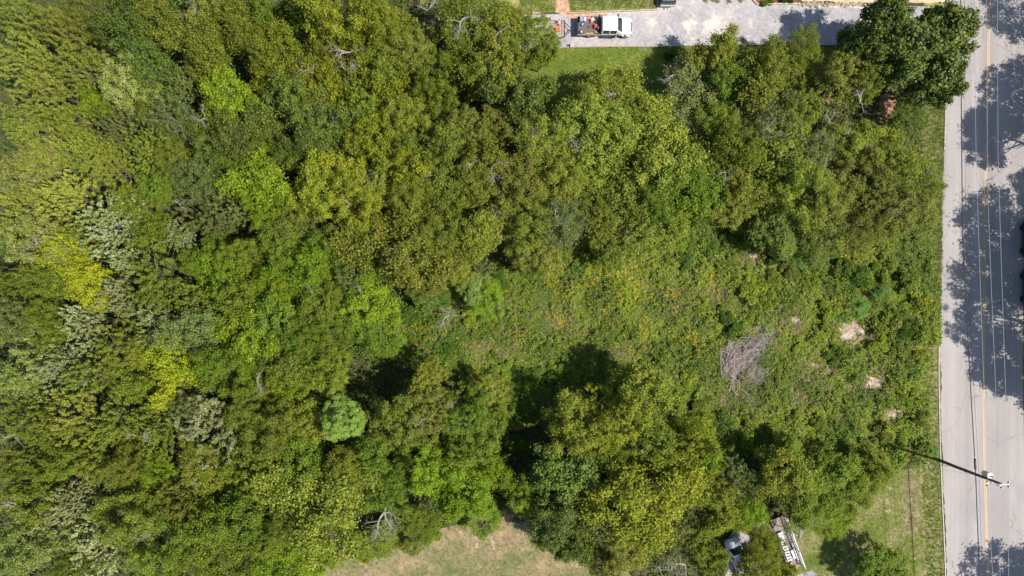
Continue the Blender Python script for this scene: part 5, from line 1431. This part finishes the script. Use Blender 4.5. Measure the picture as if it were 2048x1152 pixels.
# ------------------------------------------------------------------ porch at the bottom
P0 = Vector((*G(1550, 1038), 0)); dirv = Vector((31.7, -86.7, 0)).normalized(); perp = Vector((-dirv.y, dirv.x, 0))   # perp points to the road side
ang = math.atan2(dirv.y, dirv.x)
pr = empty('porch', (P0.x, P0.y, 0), ang, 'brown boarded porch walk with a white rail at the edge of the side lawn', 'porch')
for k in range(11):
    MB().box((2.9, -0.62 + k * 0.152, 0.6 + 0.002 * (k % 3)), (6.4, 0.146, 0.035)).obj('deck_board', M['deck'], pr)
for xx in (0.0, 2.9, 5.8):
    for yy in (-0.6, 0.9): MB().box((xx, yy, 0.28), (0.1, 0.1, 0.58)).obj('deck_post', M['weathered'], pr)
MB().box((2.9, 1.02, 1.52), (6.4, 0.13, 0.05), ch=0.01).obj('top_rail', M['white_wood'], pr)
MB().box((2.9, 1.02, 0.78), (6.4, 0.08, 0.06)).obj('bottom_rail', M['white_wood'], pr)
for k in range(33):
    MB().box((-0.25 + k * 0.197, 1.02, 1.14), (0.04, 0.04, 0.68)).obj('baluster', M['white_wood'] if k % 4 == 0 else M['weathered'], pr)
for xx in (-0.28, 1.8, 3.9, 6.05): MB().box((xx, 1.02, 0.85), (0.11, 0.11, 1.6), ch=0.02).obj('rail_post', M['white_wood'], pr)
def on_porch(name, label, cat, lx, ly, rz=0.0, z=0.625):
    w = P0 + dirv * lx + perp * ly
    return empty(name, (w.x, w.y, z), ang + rz, label, cat)
o = on_porch('slatted_lounger', 'long white slatted lounger lying on the brown porch boards', 'lounger', 2.9, -0.22)
for s in (-1, 1): MB().box((0.2, s * 0.26, 0.22), (3.5, 0.05, 0.06)).obj('side_bar', M['grey_metal'], o)
for k in range(9): MB().box((-0.75 + k * 0.34, 0, 0.27), (0.17, 0.56, 0.03)).obj('slat', M['white_wood'], o)
for k in range(2): MB().box((-1.42 + k * 0.34, 0, 0.29), (0.30, 0.60, 0.04)).obj('head_panel', M['white_wood'], o)
for sx in (-1.4, 1.8):
    for s in (-1, 1): MB().box((sx, s * 0.24, 0.1), (0.05, 0.05, 0.2)).obj('leg', M['grey_metal'], o)
o = on_porch('white_board', 'long white board leaning along the porch rail', 'board', 4.2, 0.72); MB().box((0, 0, 0.08), (2.2, 0.2, 0.16), ch=0.02).obj('board_piece', M['white_wood'], o)
o = on_porch('white_bench', 'short white bench beside the long board on the porch', 'bench', 4.3, 0.36, 0.06)
MB().box((0, 0, 0.4), (1.1, 0.28, 0.05), ch=0.01).obj('seat', M['white_wood'], o)
for s in (-1, 1): MB().box((s * 0.42, 0, 0.19), (0.06, 0.24, 0.37)).obj('leg', M['white_wood'], o)
o = on_porch('straw_hat_planter', 'round tan planter at the low end of the porch', 'planter', 5.4, -0.15); MB().lathe((0, 0, 0), [(0.15, 0), (0.22, 0.25), (0.24, 0.28), (0.18, 0.28), (0.16, 0.2), (0.02, 0.2)], 14).obj('planter_body', M['tan'], o)

# tools by the brown lawn
o = ground_item(1049, 1076, 'garden_pole', 'thin white pole lying on the brown lawn under the tree edge', 'pole')
MB().tube([(-0.25, 0.85, 0.03), (0.2, -0.75, 0.03)], 0.02, 6).obj('shaft', M['pale_metal'], o); MB().tube([(-0.25, 0.85, 0.03), (-0.4, 1.1, 0.03)], 0.035, 6).obj('grip', M['black_metal'], o)
o = ground_item(1037, 1042, 'wheelbarrow', 'small dark wheelbarrow parked at the lawn edge under the crowns', 'barrow')
MB().box((0, 0, 0.45), (0.7, 0.5, 0.22), taper=(1.2, 1.2)).obj('tray', M['black_metal'], o); MB().lathe((0, 0, 0), [(0.17, -0.04), (0.17, 0.04)], 14).obj('wheel', M['tyre'], o).matrix_local = Matrix.Translation((0.5, 0, 0.17)) @ Matrix.Rotation(math.pi / 2, 4, 'X')
for s in (-1, 1): MB().tube([(0.45, s * 0.1, 0.3), (-0.85, s * 0.28, 0.5)], 0.02, 6).obj('handle', M['black_metal'], o)

# ------------------------------------------------------------------ utility pole and wires
PX, PY = G(1879, 920.5)
pole = empty('utility_pole', (PX, PY, 0), 0, 'dark wooden utility pole with transformer and insulators at the road edge', 'utility pole')
HP = 10.2
MB().tube([(0, 0, -0.2), (0, 0, 3), (0.02, 0.06, 7), (0.03, 0.1, HP)], [0.19, 0.175, 0.155, 0.13], 12).obj('shaft', M['pole_wood'], pole, True)
tf = MB().lathe((0.0, 0.56, 7.8), [(0.29, 0), (0.31, 0.04), (0.31, 0.90), (0.33, 0.92), (0.33, 1.0), (0.2, 1.06), (0.03, 1.08)], 18).obj('transformer', M['white_wood'], pole, True)
MB().lathe((0.14, 0.50, 8.85), [(0.05, 0), (0.07, 0.06), (0.04, 0.1), (0.07, 0.16), (0.03, 0.24)], 10).obj('bushing', M['insulator'], tf)
MB().lathe((-0.08, 0.48, 8.85), [(0.04, 0), (0.05, 0.05), (0.02, 0.18)], 10).obj('bushing', M['insulator'], tf)
MB().box((0.02, 0.25, 8.4), (0.08, 0.34, 0.1)).obj('mount_bracket', M['grey_metal'], pole)
for i, (bx_, by_, z_) in enumerate(((-0.85, -0.10, 9.40), (1.05, -0.06, 9.95), (0.15, -0.10, 10.15))):
    arm = MB().tube([(0.02, 0.08, z_), (bx_ * 0.6, by_, z_ + 0.02), (bx_, by_, z_ + 0.04)], 0.05, 6).obj('bracket_arm', M['white_wood'], pole)
    for yy in (-0.22, 0.22):
        MB().lathe((bx_, by_ + yy, z_ + 0.06), [(0.06, 0), (0.10, 0.03), (0.06, 0.07), (0.10, 0.1), (0.06, 0.14), (0.09, 0.17), (0.04, 0.22)], 10).obj('insulator', M['insulator'], arm)
    MB().box((bx_, by_, z_ + 0.05), (0.08, 0.56, 0.06)).obj('insulator_bar', M['white_wood'], arm)
MB().lathe((0.18, -0.25, 9.5), [(0.04, 0), (0.06, 0.1), (0.05, 0.3), (0.02, 0.36)], 8).obj('surge_arrester', M['insulator'], pole)
MB().tube([(-0.05, 0.3, 8.6), (-0.55, 0.55, 8.7), (-0.75, 0.3, 8.3), (-0.45, 0.0, 8.0), (-0.15, 0.02, 7.8)], 0.014, 5).obj('drop_lead', M['wire_black'], pole)
MB().box((-0.12, 0, 5.0), (0.1, 0.2, 0.35)).obj('cable_clamp', M['black_metal'], pole)

def wire(name, label, pts, r_, mat, sag=0.25, n=14):
    """pts: world points the wire passes, sagging between them"""
    mb = MB()
    path = []
    for a, b in zip(pts[:-1], pts[1:]):
        a, b = Vector(a), Vector(b)
        for k in range(n):
            t = k / n
            p = a.lerp(b, t); p.z -= sag * 4 * t * (1 - t)
            path.append(p)
    path.append(Vector(pts[-1]))
    mb.tube(path, r_, 5)
    return tag(mb.obj(name, mat), label, 'wire')
def W(px, py, h): return (*G(px, py, h), h)
def poleat(h, dx=0.0, dy=0.0): return (PX + 0.03 + dx, PY + 0.07 + dy, h)
hc = 6.2
wire('telephone_cable', 'thick black cable along the road above its near lane', [W(1919, -420, 6.0), W(1925, 470, 5.6), poleat(hc, 0.16), W(1963, 1220, 6.0), W(1978, 1600, 6.2)], 0.052, M['wire_black'], 0.05)
wire('thin_cable', 'thin dark cable beside the thick black one over the road', [W(1929, -420, 6.3), W(1931, 470, 6.1), poleat(6.7, 0.2), W(1968, 1220, 6.3), W(1984, 1600, 6.4)], 0.014, M['wire_black'], 0.06)
wire('power_wire', 'pale power wire nearest the yellow line, on its near side', [W(1946, -420, 9.8), W(1952, 300, 9.3), poleat(9.6, -0.85, 0.0), W(1990, 1220, 9.6), W(2003, 1600, 9.8)], 0.016, M['wire_pale'], 0.08)
wire('power_wire', 'pale power wire just past the yellow line', [W(1972, -420, 10.2), W(1976, 400, 9.8), poleat(10.3, 0, -0.1), W(2001, 1220, 10.0), W(2012, 1600, 10.2)], 0.016, M['wire_pale'], 0.08)
wire('power_wire', 'pale power wire over the far lane of the road', [W(1996, -420, 10.0), W(1996, 300, 9.7), poleat(10.15, 1.05, -0.1), W(2018, 1220, 9.8), W(2028, 1600, 10.0)], 0.016, M['wire_pale'], 0.08)
wire('service_wire', 'thin pale service wire slanting from the pole to the side lawn', [poleat(6.4, 0.1, -0.3), W(1896, 1064, 3.0), W(1832, 1180, 2.6)], 0.012, M['wire_pale'], 0.1)
wire('guy_wire', 'guy wire from the pole into the weeds', [poleat(7.2), W(1858, 935, 0.05)], 0.010, M['wire_pale'], 0.0)
o = empty('guy_guard', (*G(1878, 926), 0.0), 0, 'pale tube guard on the verge at the foot of the utility pole', 'guy guard')
MB().tube([(-0.5, -0.12, 0.1), (0.3, -0.02, 1.5)], 0.035, 8).obj('guard_tube', M['pale_metal'], o)
ca, cb = Vector(W(1925, 470, 5.6)), Vector(poleat(hc, 0.16))
c0, c1 = ca.lerp(cb, 0.935), ca.lerp(cb, 0.985)
o = empty('splice_case', tuple((c0 + c1) / 2), 0, 'black splice case hanging on the thick cable beside the pole', 'splice case')
q0, q1 = c0 - (c0 + c1) / 2, c1 - (c0 + c1) / 2
MB().tube([tuple(q0), tuple(q0 * 0.85), tuple(q1 * 0.85), tuple(q1)], [0.05, 0.12, 0.12, 0.05], 12).obj('case_body', M['black_metal'], o, True)
MB().tube([tuple(q0 * 1.15), tuple(q0)], 0.07, 8).obj('end_cap', M['pale_metal'], o)
o = empty('cable_loop', W(1927, 385, 6.1), 0, 'thin black loop of spare cable hung on the thin cable over the road', 'cable loop')
MB().tube([(0.24 * math.cos(t) * 0.9, 0.24 * math.sin(t), 0) for t in np.linspace(0, 6.283, 19)] , 0.014, 5).obj('loop_ring', M['wire_black'], o)
MB().tube([(-0.12, 0.2, 0), (0, 0.62, 0), (0.12, 0.2, 0)], 0.014, 5).obj('loop_bracket', M['wire_black'], o)
MB().tube([(0.19, 0, 0.0), (-0.19, 0, 0.0)], 0.012, 5).obj('loop_bar', M['wire_black'], o)
